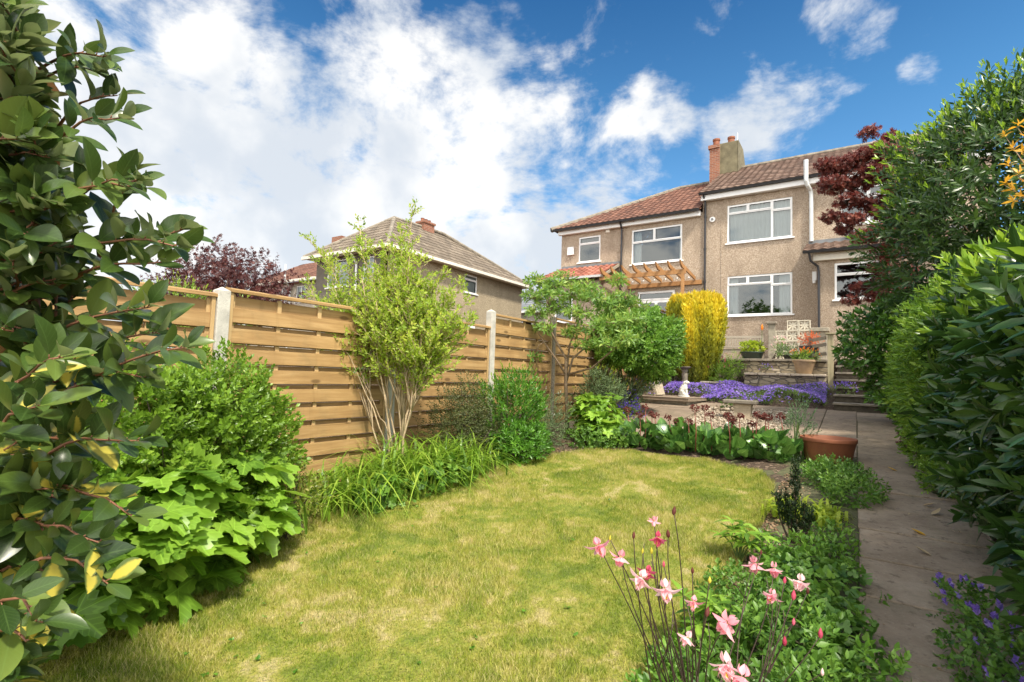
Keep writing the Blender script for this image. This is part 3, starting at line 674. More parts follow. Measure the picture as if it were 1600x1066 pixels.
WIN5 = [(0, .33, .78, 1), (.33, .70, .78, 1), (.70, 1, .72, 1), (0, .70, 0, .78), (.70, 1, 0, .72)]
HY = 19.0
# --- our house
hs = empty('house', (-1, HY, 2.08), 'pebbledashed house with brown tiled roof, net curtains upstairs and a chimney', 'house')
X0h, X1h = -4.62, 3.2
h_up = (-3.78, -1.73, 6.38, 7.75); h_lo = (-3.77, -1.74, 3.79, 5.19); h_r = (-.38, 1.1, 6.56, 7.75)
holed(MB(), X0h, X1h, 2.4, 8.16, [h_up, h_lo, h_r], HY, .28).build('wall', M['dash'], hs)
mb = MB(); mb.box(X0h, X1h, HY-.03, HY+.2, 2.0, 2.4); mb.build('plinth', M['plinth'], hs)
mb = MB(); mb.box(X0h+.05, X1h, HY+.3, HY+7.6, 2.1, 2.3); mb.box(X0h+.05, X1h, HY+.3, HY+7.6, 5.5, 5.7); mb.box(X0h, X1h, HY+7.6, HY+7.8, 2.1, 8.1); mb.box(X1h, X1h+.1, HY, HY+7.8, 2.1, 8.2); mb.box(X0h, X0h+.02, HY+.28, HY+7.8, 2.1, 8.1)
mb.box(X0h+.05, X1h, HY+3.3, HY+3.4, 2.3, 8.1); mb.box(X0h+.05, X1h, HY+.3, HY+7.6, 8.02, 8.1)
mb.build('interior', M['dark'], hs)
window(hs, *h_up, HY, WIN5, curtain=[(0, 1)]); window(hs, *h_lo, HY, WIN5, curtain=[(0, .17), (.8, .98)]); window(hs, *h_r, HY, [(0, .5, .72, 1), (.5, 1, .72, 1), (0, .5, 0, .72), (.5, 1, 0, .72)], curtain=[(0, .15), (.85, 1)])
mb = MB(); tiles(mb, (X0h-.05, HY-.32, 8.27), (X1h+.1, HY-.32, 8.27), (X1h+.1, 23, 10.62), (X0h-.05, 23, 10.62))
mb.add([(X0h-.05, 23, 10.6), (X1h+.1, 23, 10.6), (X1h+.1, 27.2, 8.27), (X0h-.05, 27.2, 8.27)], [(0, 1, 2, 3)]); mb.add([(X0h-.05, HY-.3, 8.235), (X1h+.1, HY-.3, 8.235), (X1h+.1, 23, 10.57), (X0h-.05, 23, 10.57)], [(0, 1, 2, 3)])
mb.add([(X0h-.02, HY-.3, 8.1), (X0h-.02, 23, 10.58), (X0h-.02, 27.2, 8.1)], [(0, 1, 2)]); rf = mb.build('roof', M['tile_brown'], hs)
ridge(MB(), (X0h-.05, 23, 10.62), (X1h+.1, 23, 10.62)).build('ridge_tiles', M['capstone'], rf)
MB().box(X0h-.03, X1h, HY-.20, HY-.002, 8.02, 8.21).build('fascia', M['white'], hs)
mb = MB(); mb.prism([(HY-.36, 8.27), (HY-.34, 8.21), (HY-.26, 8.20), (HY-.22, 8.24), (HY-.22, 8.27)], X0h-.08, X1h+.1, 'x'); mb.build('gutter', M['blackpipe'], hs)
mb = MB(); mb.tube([(-4.55, HY-.28, 8.22), (-4.52, HY-.1, 8.0), (-4.52, HY-.06, 7.8), (-4.52, HY-.06, 2.3)], .036); 
for z in (7.4, 6.2, 5.0, 3.8): mb.lathe([(.05, 0), (.05, .09)], (-4.52, HY-.06, z), 10)
mb.build('downpipe', M['blackpipe'], hs)
mb = MB(); mb.tube([(-1.30, HY-.42, 8.75), (-1.30, HY-.42, 8.05), (-1.27, HY-.36, 7.93), (-1.20, HY-.14, 7.82), (-1.18, HY-.1, 7.7), (-1.18, HY-.1, 6.12)], [.07, .065, .065, .06, .06, .06], 12).build('vent_pipe', M['greypipe'], hs)
mb = MB(); mb.box(-3.98, -3.93, HY-.015, HY+.1, 2.4, 8.0, r=.5); mb.build('render_joint', M['dash'], hs)
mb = MB(); mb.lathe([(0, -.05), (.09, -.05), (.10, -.02), (.10, 0), (0, 0)], (0, 0, 0), 20, Matrix.Translation((-4.28, HY-.005, 7.32)) @ Matrix.Rotation(rad(90), 4, 'X') @ Matrix.Scale(-1, 4, (0, 0, 1))); mb.build('wall_vent', M['white'], hs)
MB().lathe([(0, -.07), (.045, -.07), (.045, -.03), (0, -.03)], (0, 0, 0), 14, Matrix.Translation((-4.28, HY-.005, 7.32)) @ Matrix.Rotation(rad(90), 4, 'X') @ Matrix.Scale(-1, 4, (0, 0, 1))).build('vent_flap', M['lead'], hs)
ch = MB().box(-5.12, -4.72, 22.1, 23.6, 9.6, 11.35).box(-5.17, -4.72, 22.05, 23.65, 11.35, 11.5).build('chimney', M['brick'], hs)
mb = MB(); mb.prism([(22.2, 9.7), (23.8, 9.7), (23.8, 11.0), (23.3, 11.55), (22.2, 11.55)], -4.72, -4.0, 'x'); mb.build('rendered_stack', simple('mossy_render', (.16, .14, .085), .95, .3, 4, .01, 30), hs, bevel=.02)
def potl(x, y, z): return [(.15, z), (.13, z+.3), (.155, z+.33), (.155, z+.40), (.11, z+.40), (.1, z)]
for x, y in ((-4.93, 22.5), (-4.35, 22.6)): MB().lathe(potl(0, 0, 0), (x, y, 11.5), 16).build('chimney_pot', M['terracotta'], hs)
MB().tube([(-4.05, 22.3, 10.9), (-4.05, 22.3, 11.9)], .015).build('aerial_pole', M['white'], hs)
# single storey extension with lean-to roof
EY = 17.8; ex0 = -.96; exw = (-.52, .69, 4.02, 5.12)
holed(MB(), ex0, X1h, 2.4, 5.38, [exw], EY, .26).build('extension_wall', M['dash'], hs)
mb = MB(); mb.box(ex0, ex0+.02, EY+.26, HY, 2.1, 5.38); mb.box(ex0, X1h, EY-.03, EY+.2, 2.0, 2.4); mb.build('extension_plinth', M['plinth'], hs)
MB().box(ex0+.05, X1h-.1, EY+1.0, EY+1.05, 2.4, 5.3).box(ex0+.05, X1h-.1, EY+.28, EY+1., 2.4, 2.5).build('extension_interior', M['dark'], hs)
window(hs, *exw, EY, [(0, 1, .68, 1), (0, 1, 0, .68)], curtain=None)
mb = MB(); tiles(mb, (ex0-.35, EY-.28, 5.50), (X1h, EY-.28, 5.50), (X1h, HY, 6.05), (ex0-.35, HY, 6.05), .26, .33, .04); mb.add([(ex0-.33, EY-.26, 5.47), (X1h, EY-.26, 5.47), (X1h, HY, 6.02), (ex0-.33, HY, 6.02)], [(0, 1, 2, 3)]); mb.build('extension_roof', M['tile_brown'], hs)
MB().box(ex0-.3, X1h, HY-.06, HY-.002, 6.04, 6.16).box(-.25, .05, HY-.14, HY-.062, 6.12, 6.34).build('lead_flashing', M['lead'], hs)
MB().box(ex0-.1, X1h, EY-.12, EY-.002, 5.22, 5.44).build('extension_fascia', M['cream'], hs)
mb = MB(); mb.prism([(EY-.38, 5.50), (EY-.36, 5.43), (EY-.27, 5.43), (EY-.24, 5.50)], ex0-.36, X1h, 'x'); mb.build('extension_gutter', M['blackpipe'], hs)
MB().tube([(ex0-.2, EY-.3, 5.44), (ex0-.16, EY-.22, 5.2), (ex0+.02, EY-.08, 5.05), (ex0+.04, EY-.06, 4.9), (ex0+.04, EY-.06, 2.8)], .034).build('extension_downpipe', M['blackpipe'], hs)
MB().box(-1.16, -1.04, HY-.12, HY-.002, 4.85, 5.12).lathe([(0, 0), (.05, .0), (.06, .1), (0, .1)], (-1.1, HY-.12, 4.74), 12).build('wall_lamp', M['white'], hs)

# --- neighbouring house on the left
nb = empty('house', (-7.5, HY, 2.08), 'neighbouring pebbledashed house with hipped red tiled roof, left half of the pair', 'house')
n_s = (-9.66, -8.67, 6.25, 7.33); n_l = (-7.33, -5.36, 5.95, 7.33); n_d = (-7.05, -5.6, 2.3, 4.85)
NX0, NX1 = -10.48, -4.62
holed(MB(), NX0, NX1-.001, 2.0, 7.66, [n_s, n_l, n_d], HY+.004, .28).build('wall', M['dash'], nb)
MB().box(NX0, NX0+.2, HY+.29, 26.6, 2, 7.66).build('side_wall', M['dash'], nb)
MB().box(NX0+.25, NX1-.05, HY+3.3, HY+3.4, 2.3, 7.6).box(NX0+.25, NX1-.05, HY+.3, HY+3.3, 5.3, 5.5).box(NX0+.25, NX1-.05, HY+.3, HY+3.3, 2.2, 2.3).build('interior', M['dark'], nb)
window(nb, *n_s, HY, [(0, 1, .72, 1), (0, 1, 0, .72)]); window(nb, *n_l, HY, [(0, .46, .63, 1), (.46, 1, .63, 1), (0, 1, 0, .63)], curtain=[(0, .18), (.93, 1)])
window(nb, *n_d, HY, [(0, 1, .86, 1), (.0, .5, .05, .84), (.5, 1, .05, .84)], fw=.08, sill=False)
mb = MB(); E0, R0, R1 = (NX0-.35, HY-.32, 7.72), (-6.6, 23, 10.2), (-4.63, 23, 10.2)
tiles(mb, E0, (NX1-.0, HY-.32, 7.72), R1, R0); tiles(mb, (NX0-.35, 27.2, 7.72), E0, R0, (-6.6, 23.2, 10.2))
mb.add([(NX0-.33, HY-.3, 7.69), (NX1, HY-.3, 7.69), (R1[0], 23, 10.16), (R0[0], 23, 10.16)], [(0, 1, 2, 3)]); mb.add([(R0[0], 23, 10.16), (R1[0], 23, 10.16), (NX1, 27.2, 7.7), (NX0-.33, 27.2, 7.7)], [(0, 1, 2, 3)])
rf = mb.build('roof', M['tile_red'], nb); ridge(ridge(MB(), E0, R0), R0, R1).build('ridge_tiles', M['capstone'], rf)
MB().box(NX0-.1, NX1-.06, HY-.16, HY-.002, 7.5, 7.68).build('fascia', M['white'], nb)
mb = MB(); mb.prism([(HY-.38, 7.72), (HY-.36, 7.65), (HY-.27, 7.64), (HY-.23, 7.72)], NX0-.36, NX1-.06, 'x'); mb.build('gutter', M['blackpipe'], nb)
MB().tube([(-7.72, HY-.28, 7.66), (-7.72, HY-.08, 7.4), (-7.72, HY-.06, 2.4)], .04).build('downpipe', M['blackpipe'], nb)
MB().box(-10.16, -9.86, HY-.09, HY-.002, 6.6, 6.95).build('alarm_box', M['white'], nb, bevel=.02)
MB().box(-8.42, -8.26, HY-.06, HY-.002, 7.36, 7.48).build('wall_vent', M['cream'], nb, bevel=.01)
LY = 17.5
lw = (-9.95, -9.15, 3.6, 4.62)
holed(MB(), -10.35, -8.0, 2.0, 5.15, [lw], LY+.1, .2).build('extension_wall', M['dash'], nb); window(nb, *lw, LY+.1, [(0, 1, 0, 1)])
MB().box(-8.2, -8.0, LY+.31, HY, 2, 5.15).build('extension_side_wall', M['dash'], nb); MB().box(-10.3, -8.25, LY+.5, LY+.6, 2.1, 5.1).build('extension_interior', M['dark'], nb)
mb = MB(); tiles(mb, (-10.75, LY-.15, 5.30), (-7.85, LY-.15, 5.30), (-7.85, HY, 6.04), (-10.4, HY, 6.04), .24, .3, .035); mb.add([(-10.7, LY-.13, 5.26), (-7.86, LY-.13, 5.26), (-7.86, HY, 6.0), (-10.4, HY, 6.0)], [(0, 1, 2, 3)]); mb.build('extension_roof', M['tile_bright'], nb)
MB().prism([(LY-.15, 5.2), (LY-.15, 5.3), (HY, 6.06), (HY, 5.95)], -7.85, -7.79, 'x').build('verge_board', M['oldwood'], nb)
MB().box(-10.4, -7.8, HY-.05, HY-.002, 6.04, 6.13).build('lead_flashing', M['lead'], nb)
MB().prism([(LY-.24, 5.3), (LY-.22, 5.22), (LY-.15, 5.22), (LY-.15, 5.3)], -10.8, -7.85, 'x').build('extension_gutter', M['white'], nb)

# --- pergola on the neighbour's wall
pg = empty('pergola', (-6, 17.5, 2.3), 'brown stained timber pergola fixed to the neighbouring house above the french doors', 'pergola')
MB().box(-7.45, -4.63, HY-.07, HY-.005, 4.98, 5.14).build('wall_plate', M['pergola'], pg, bevel=.005)
MB().box(-7.95, -4.78, 17.40, 17.46, 5.10, 5.26).build('front_beam', M['pergola'], pg, bevel=.005)
xs_ = np.linspace(-7.75, -4.86, 8)
for x in xs_:
    xo = .0
    P_ = [(16.98, 5.50), (17.06, 5.36), (17.22, 5.28), (17.5, 5.265), (HY-.08, 5.145), (HY-.08, 5.26), (17.3, 5.42), (17.1, 5.47)]
    MB().prism(P_, x-.025, x+.025, 'x').build('rafter', M['pergola'], pg)
MB().box(-4.94, -4.84, 17.40, 17.50, 2.2, 5.10).build('post', M['pergola'], pg, bevel=.005)
for x in xs_[1:]: MB().lathe([(0, -.035), (.03, -.02), (.035, .01), (.01, .04), (0, .04)], (x-.03, 18.2, 5.10), 10).build('bulb', M['white'], pg, smooth=True)
# --- grey house on the left
def simple_house(root, X0, X1, Y0, Y1, zb, ze, mat, tile, rdg, over=.35, gut='cream'):
    pass
gh = empty('house', (-17.3, 13.35, 1), 'detached grey rendered house with hipped brown tiled roof beyond the fence', 'house')
GX0, GX1, GY0, GY1, GZ = -19.5, -15.0, 13.35, 22.9, 6.25
g1 = (-18.75, -17.3, 4.9, 6.05); g2 = (-16.45, -15.8, 5.0, 6.0)
holed(MB(), GX0, GX1, 1, GZ, [g1, g2], GY0, .25).build('wall', simple('grey_render_shaded', (.145, .125, .10), .95, .15, 3, .004, 60), gh)  # shade of the front wall is put into its darker colour
g3 = (18.02, 18.98, 5.22, 6.07)
holed(MB(), GY0, GY1, 1, GZ, [g3], GX1+.001, -.25, 'x').build('side_wall', M['dash_grey'], gh)
MB().box(GX0, GX0+.2, GY0+.3, GY1, 1, GZ).box(GX0+.3, GX1-.3, GY1-.2, GY1, 1, GZ).box(GX0+.3, GX1-.3, GY0+1.5, GY0+1.6, 1, GZ-.1).box(GX1-1.6, GX1-1.5, GY0+1.7, GY1-.3, 1, GZ-.1).build('interior', M['dark'], gh)
window(gh, *g1, GY0, [(0, .38, 0, 1), (.38, 1, 0, 1)], curtain=[(0, 1)]); window(gh, *g2, GY0, [(0, 1, .5, 1), (0, 1, 0, .5)], curtain=[(0, 1)])
window(gh, *g3, GX1, [(0, 1, .72, 1), (0, 1, 0, .72)], curtain=[(0, 1)], axis='x', sgn=-1)
o_ = .4; a, b, c, d = (GX1+o_, GY0-o_, GZ), (GX1+o_, GY1+o_, GZ), (GX0-o_, GY1+o_, GZ), (GX0-o_, GY0-o_, GZ); r0_, r1_ = (-17.25, 15.6, 8.35), (-17.25, 18.9, 8.45)
mb = MB(); tiles(mb, a, b, r1_, r0_, .25, .33, .02); tiles(mb, d, a, r0_, r0_, .25, .33, .02); mb.add([b, c, r1_], [(0, 1, 2)]); mb.add([c, d, r0_, r1_], [(0, 1, 2, 3)])
rf = mb.build('roof', M['tile_grey'], gh); mb = MB(); ridge(mb, a, r0_, .09); ridge(mb, d, r0_, .09); ridge(mb, r0_, r1_, .09); ridge(mb, b, r1_, .09); mb.build('ridge_tiles', M['capstone'], rf)
MB().box(GX0-o_+.02, GX1+o_-.02, GY0-o_+.02, GY1+o_-.02, GZ-.08, GZ-.02).build('soffit', M['cream'], gh)
mb = MB(); mb.box(GX0-o_-.06, GX1+o_+.06, GY0-o_-.08, GY0-o_+.015, GZ-.12, GZ+.01); mb.box(GX1+o_-.015, GX1+o_+.08, GY0-o_+.02, GY1+o_, GZ-.12, GZ+.01); mb.build('gutter', M['cream'], gh, bevel=.01)
MB().tube([(-16.75, GY0-o_, GZ-.1), (-16.75, GY0-.08, GZ-.5), (-16.75, GY0-.06, 1.5)], .045).build('downpipe', M['white'], gh)
chm = MB().box(-17.52, -17.02, 17.3, 18.0, 8.0, 8.58).box(-17.57, -16.97, 17.25, 18.05, 8.581, 8.68).build('chimney', M['brick'], gh)
mb = MB()
for y_ in (17.42, 17.65, 17.88): mb.lathe([(.09, 0), (.08, .12), (.095, .16), (.07, .16)], (-17.27, y_, 8.68), 10)
mb.build('chimney_pots', M['terracotta'], gh)
MB().box(GX1-.003, GX1+.02, 17.6, 18.9, 3.55, 3.75).build('lower_window_head', M['white'], gh)
MB().box(-20.3, -19.6, 14.6, 15.4, 6.0, 7.6).build('side_chimney', M['brick'], gh)
# --- beige terrace house further left
bh = empty('house', (-26, 16, 1), 'pale beige house with faded red roof seen between the purple tree and the grey house', 'house')
w1 = (-26.9, -25.9, 5.05, 5.85); w2 = (-25.1, -24.2, 4.95, 5.85)
holed(MB(), -29.5, -23.1, 1, 6.1, [w1, w2], 16, .25).build('wall', M['dash_beige'], bh)
MB().box(-23.35, -23.1, 16.26, 23, 1, 6.1).build('side_wall', M['dash_beige'], bh); MB().box(-29.4, -23.4, 17, 17.1, 1, 6).build('interior', M['dark'], bh)
for w_ in (w1, w2): window(bh, *w_, 16, [(0, .5, 0, 1), (.5, 1, 0, 1)], curtain=[(0, 1)])
mb = MB(); tiles(mb, (-29.9, 15.6, 6.1), (-22.8, 15.6, 6.1), (-24.4, 19.5, 8.2), (-29.9, 19.5, 8.2), .3, .4, .02); mb.add([(-29.9, 19.5, 8.2), (-24.4, 19.5, 8.2), (-22.8, 23.4, 6.1), (-29.9, 23.4, 6.1)], [(0, 1, 2, 3)]); mb.add([(-22.8, 15.6, 6.1), (-22.8, 23.4, 6.1), (-24.4, 19.5, 8.2)], [(0, 1, 2)]); mb.build('roof', M['tile_red'], bh)
MB().box(-29.9, -22.8, 15.5, 15.6, 6.0, 6.12).build('gutter', M['cream'], bh)
MB().tube([(-25.5, 15.55, 7.0), (-25.5, 15.55, 6.1), (-25.5, 15.9, 5.8), (-25.5, 15.9, 2)], .05).build('downpipe', M['greypipe'], bh)
MB().tube([(-23.0, 15.9, 6), (-23.0, 15.9, 2)], .06).build('corner_pipe', M['white'], bh)
# --- far slate roofed house
fh = empty('house', (-19, 30, 1), 'distant slate roofed house glimpsed right of the grey house', 'house')
fw_ = (-19.6, -18.7, 4.4, 5.3)
holed(MB(), -21, -14.5, 1, 5.9, [fw_], 30, .25).build('wall', M['dash_beige'], fh); window(fh, *fw_, 30, [(0, 1, 0, 1)]); MB().box(-20.9, -14.6, 31, 31.1, 1, 5.8).build('interior', M['dark'], fh)
mb = MB(); tiles(mb, (-21.3, 29.7, 5.9), (-14.3, 29.7, 5.9), (-14.3, 33.5, 8.1), (-21.3, 33.5, 8.1), .4, .4, .01); mb.build('roof', M['slate'], fh); MB().box(-21.3, -14.3, 29.6, 29.7, 5.78, 5.92).build('gutter', M['white'], fh)
# ================================================================== TERRACE WALL, STEPS, PATIO ORNAMENTS
tw = empty('terrace_wall', (-2.3, 14.8, 1.5), 'rubble stone retaining wall holding up the terrace', 'retaining wall')
MB().box(-4.3, -.55, 14.6, 14.86, 1.3, 2.04).build('stonework', M['stone'], tw, bevel=.02)
mb = MB(); x = -4.3
while x < -.6:
    w = random.uniform(.45, .7); mb.box(x, min(x+w-.012, -.52), 14.53+random.uniform(-.015, .015), 14.95, 2.045, 2.105); x += w
mb.build('coping', M['capstone'], tw, bevel=.008)
lt = empty('ledge_wall', (-1.4, 14.1, 1.2), 'low dry stone ledge in front of the terrace wall, carrying the tan pot', 'stone wall')
MB().box(-2.35, -.58, 13.95, 14.58, 1.1, 1.67).build('stonework', M['stone'], lt, bevel=.02)
mb = MB(); x = -2.35
while x < -.65:
    w = random.uniform(.25, .5); mb.box(x, min(x+w-.01, -.58), 13.9+random.uniform(-.03, .03), 14.585, 1.672, 1.725+random.uniform(0, .012)); x += w
mb.build('coping', simple('pale_coping', (.48, .40, .30), .9, .3, 9, .01, 30), lt, bevel=.012)
l2 = empty('ledge_wall', (-2.9, 13.6, 1.1), 'lower curved end of stone ledge left among the purple flowers', 'stone wall')
mb = MB(); mb.box(-3.3, -2.36, 13.45, 14.2, 1.05, 1.42); mb.build('stonework', M['stone'], l2, bevel=.03)
mb = MB(); 
for i in range(4): mb.box(-3.3+.235*i, -3.3+.235*i+.225, 13.40+.02*random.random(), 14.0, 1.422, 1.46+.02*random.random())
mb.build('coping', M['concrete_old'], l2, bevel=.015)
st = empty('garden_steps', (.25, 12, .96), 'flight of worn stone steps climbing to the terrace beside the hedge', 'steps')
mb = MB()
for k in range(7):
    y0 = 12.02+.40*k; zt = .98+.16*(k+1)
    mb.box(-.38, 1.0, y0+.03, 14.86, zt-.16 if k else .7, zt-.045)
mb.build('riser_block', simple('shaded_riser', (.075, .062, .045), .95, .4, 9, .01, 30), st, bevel=.006)  # riser colour darkened to hold the shade on the steps
for k in range(7):
    y0 = 12.02+.40*k; zt = .98+.16*(k+1); MB().box(-.40, 1.0, y0-.012, y0+.44 if k < 6 else 14.93, zt-.043, zt).build('tread', M['capstone'], st, bevel=.008)
# timber gate post with rails and masonry pier
np_ = empty('handrail_post', (-.50, 14.05, 1.2), 'square weathered timber post standing at the left side of the steps', 'post')
MB().box(-.56, -.44, 13.98, 14.10, 1.0, 2.66).build('shaft', M['newel'], np_, bevel=.006); MB().box(-.60, -.34, 13.94, 14.14, 2.665, 2.70).build('cap', M['newel'], np_, bevel=.006)
hr = empty('timber_rails', (-.8, 14.4, 2.3), 'grey timber rails running from the post at the steps to the concrete pier', 'railing')
for z in (2.60, 2.44, 2.22): MB().prism([(0, z-.035), (1.0, z-.035), (1.0, z+.035), (0, z+.035)], 0, .03, 'y', Matrix.Translation((-.58, 14.12, 0)) @ Matrix.Rotation(rad(112), 4, 'Z')).build('rail', M['oldwood'], hr, bevel=.004)
MB().box(-1.03, -.94, 15.0, 15.08, 2.1, 2.68).build('post', M['oldwood'], hr)
pr = empty('concrete_pier', (-.86, 16.3, 2.1), 'squat concrete pier with flat cap at right end of patterned block screen', 'pier')
MB().box(-1.0, -.66, 16.2, 16.5, 2.1, 2.93).build('shaft', M['concrete_old'], pr, bevel=.01); MB().box(-1.06, -.60, 16.14, 16.56, 2.932, 3.04).build('cap', M['concrete_old'], pr, bevel=.012)
pl = empty('concrete_pier', (-2.0, 16.3, 2.1), 'slim concrete pier with flat cap at left end of patterned block screen', 'pier')
MB().box(-2.10, -1.93, 16.25, 16.42, 2.1, 3.18).build('shaft', M['concrete_old'], pl, bevel=.008); MB().box(-2.15, -1.88, 16.2, 16.47, 3.182, 3.25).build('cap', M['capstone'], pl, bevel=.01)
sc = empty('block_screen', (-1.5, 16.35, 2.1), 'pierced concrete block screen with petal pattern on the terrace', 'screen wall')
def scr_block(x, z, s=.285):
    mb = MB(); y0, y1 = 16.31, 16.40; t = .022
    mb.box(x, x+s, y0, y1, z, z+t).box(x, x+s, y0, y1, z+s-t, z+s).box(x, x+t, y0, y1, z+t, z+s-t).box(x+s-t, x+s, y0, y1, z+t, z+s-t)
    c = Matrix.Translation((x+s/2, (y0+y1)/2, z+s/2))
    for k in range(8):
        Mx = c @ Matrix.Rotation(k*PI/4, 4, 'Y'); r = s/2-.012 if k % 2 == 0 else s*.66-.02
        mb.prism([(.012, -.006), (r*.62, -.026), (r, -.004), (r, .004), (r*.62, .026), (.012, .006)], -.022+.001*k, .022+.001*k, 'y', Mx)
    return mb.build('screen_block', M['cream_block'], sc)
M['cream_block'] = simple('cream_block', (.62, .57, .46), .85, .12, 8)
for i, n in ((0, 3), (1, 4), (2, 4)):
    for j in range(n): scr_block(-1.92+.292*i, 2.12+.29*j)
# bench
bn = empty('garden_bench', (-3.1, 17.9, 2.1), 'weathered grey slatted wooden bench against the house wall', 'bench')
for x in (-3.72, -2.50):
    MB().box(x-.03, x+.03, 17.50, 17.56, 2.1, 2.74).build('leg', M['oldwood'], bn, bevel=.004); MB().prism([(18.02, 2.1), (18.08, 2.1), (18.16, 3.0), (18.10, 3.0)], x-.03, x+.03, 'x').build('leg', M['oldwood'], bn, bevel=.004)
    MB().box(x-.035, x+.035, 17.48, 18.08, 2.745, 2.785).build('armrest', M['oldwood'], bn, bevel=.006)
mb = MB(); [mb.box(-3.69, -2.53, 17.5+.1*k, 17.58+.1*k, 2.52, 2.545) for k in range(5)]; mb.build('seat', M['oldwood'], bn, bevel=.004)
MB().box(-3.69, -2.53, 17.52, 17.55, 2.42, 2.515).build('seat_rail', M['oldwood'], bn)
mb = MB(); Mx = Matrix.Translation((0, 18.05, 2.6)) @ Matrix.Rotation(rad(-6), 4, 'X')
mb.box(-3.69, -2.53, 0, .03, .32, .40, Mx).box(-3.69, -2.53, 0, .03, .0, .05, Mx)
for k in range(15): x = -3.66+k*.077; mb.box(x, x+.05, .005, .022, .05, .32, Mx)
mb.build('backrest', M['oldwood'], bn, bevel=.003)
def pot(name, label, c, r0, r1, h, mat, rim=.03, seg=28, square=False, lip=.02, grp=None):
    root = empty(name, c, label, 'plant pot', grp); sg = 4 if square else seg
    Mx = Matrix.Translation(c) @ Matrix.Rotation(rad(45) if square else 0, 4, 'Z')
    pf = [(0, 0), (r0, 0), (r1, h-rim), (r1+lip, h-rim), (r1+lip, h), (r1-.01, h), (r1-.03, h-.05)]
    MB().lathe(pf, (0, 0, 0), sg, Mx).build('bowl', mat, root, smooth=not square, bevel=.004)
    MB().lathe([(0, h-.05), (r1-.025, h-.05)], (0, 0, 0), sg, Mx).build('compost', M['soil'], root)
    return root
o = onG(1294, 722); pc = (float(o[0]), float(o[1]), .08*float(o[1])+.02)
pot('terracotta_pot', 'wide shallow terracotta pot at the corner of the patio', pc, .235, .285, .27, M['terracotta'], .045, 36, lip=.012)
pot('tan_pot', 'tan basket textured pot of orange flowers on the stone ledge', (-1.05, 14.2, 1.73), .16, .235, .34, M['tanpot'], .05)
pot('square_planter', 'square black planter on the terrace holding a coppery shrub', (-1.0, 15.1, 2.105), .25, .30, .36, M['blackpot'], .03, square=True, lip=.0)
pot('black_trough', 'small low black pot beside the square planter', (-1.42, 15.2, 2.105), .15, .19, .13, M['blackpot'])
pot('green_pot', 'dark green glazed bowl of pale leaves in front of the bench', (-2.55, 16.4, 2.105), .22, .32, .27, M['greenpot'], .03)
# raised slab, statue, leaning slab, birdbath, plinth table, small light
pf_ = empty('slab_platform', (-3.6, 12.0, .95), 'low raised stone slab platform under the white dog statue', 'stone platform')
MB().prism([(-4.25, 11.35), (-3.0, 11.25), (-2.85, 12.45), (-4.25, 12.7)], 1.03, 1.095, 'z').build('top_slab', M['patio'], pf_, bevel=.008); MB().prism([(-4.2, 11.42), (-3.07, 11.33), (-2.93, 12.4), (-4.2, 12.6)], .90, 1.028, 'z').build('base', M['concrete_old'], pf_)
def skin(name, mat, root, chains, sub=2):
    """chains: lists of (x,y,z,r) sharing joints where positions coincide"""
    me = bpy.data.meshes.new(name); vs = []; idx = {}; es = []; R_ = []
    for ch in chains:
        pv = None
        for x, y, z, r in ch:
            k = (round(x, 4), round(y, 4), round(z, 4))
            if k not in idx: idx[k] = len(vs); vs.append(k); R_.append(r)
            if pv is not None and pv != idx[k]: es.append((pv, idx[k]))
            pv = idx[k]
    me.from_pydata(vs, es, []); me.materials.append(mat); o = bpy.data.objects.new(name, me); lk(o, root)
    m = o.modifiers.new('s', 'SKIN'); m.use_smooth_shade = True
    for v, r in zip(me.skin_vertices[0].data, R_): v.radius = (r, r)
    me.skin_vertices[0].data[0].use_root = True
    q = o.modifiers.new('u', 'SUBSURF'); q.levels = sub; q.render_levels = sub; return o
dg = empty('dog_statue', (-3.35, 12.15, 1.095), 'small white stone statue of a seated dog looking right', 'statue')
MB().lathe([(0, 0), (.13, 0), (.13, .03), (0, .03)], (-3.35, 12.15, 1.097), 20).build('base', M['statue'], dg, bevel=.006)
a = .0
skin('body', M['statue'], dg, [
    [(-.03, 0, .09, .085), (-.02, 0, .17, .088), (.01, 0, .24, .07), (.025, 0, .30, .05), (.035, 0, .345, .052), (.075, 0, .35, .04), (.115, 0, .335, .024), (.135, 0, .33, .016)],
    [(.01, 0, .24, .07), (.055, .035, .17, .026), (.065, .035, .10, .02), (.07, .035, .045, .018), (.10, .035, .042, .014)],
    [(.01, 0, .24, .07), (.055, -.035, .17, .026), (.065, -.035, .10, .02), (.07, -.035, .045, .018), (.10, -.035, .042, .014)],
    [(-.03, 0, .09, .085), (0, .065, .085, .045), (.05, .07, .055, .026), (.09, .07, .045, .015)], [(-.03, 0, .09, .085), (0, -.065, .085, .045), (.05, -.07, .055, .026), (.09, -.07, .045, .015)],
    [(-.03, 0, .09, .085), (-.09, 0, .06, .03), (-.12, .03, .045, .014)],
    [(.035, 0, .345, .052), (.025, .045, .35, .018), (.015, .055, .30, .014)], [(.035, 0, .345, .052), (.025, -.045, .35, .018), (.015, -.055, .30, .014)]])
ls = empty('leaning_slab', (-3.95, 12.35, 1.06), 'thick pale stone slab tilted on edge beside the purple flowers', 'stone slab')
MB().box(-.05, .05, -.28, .28, 0, .62, Matrix.Translation((-3.93, 12.2, 1.10)) @ Matrix.Rotation(rad(-16), 4, 'Y')).build('slab', simple('pale_slab', (.42, .36, .26), .9, .3, 12, .02, 30), ls, bevel=.015)
b0 = onY(1070, 600, 13.6); bx, bz = float(b0[0]), 1.3
bb = empty('birdbath', (bx, 13.6, bz), 'weathered stone birdbath on a turned pedestal behind the dog statue', 'birdbath')
tz = float(onY(1070, 573, 13.6)[2])
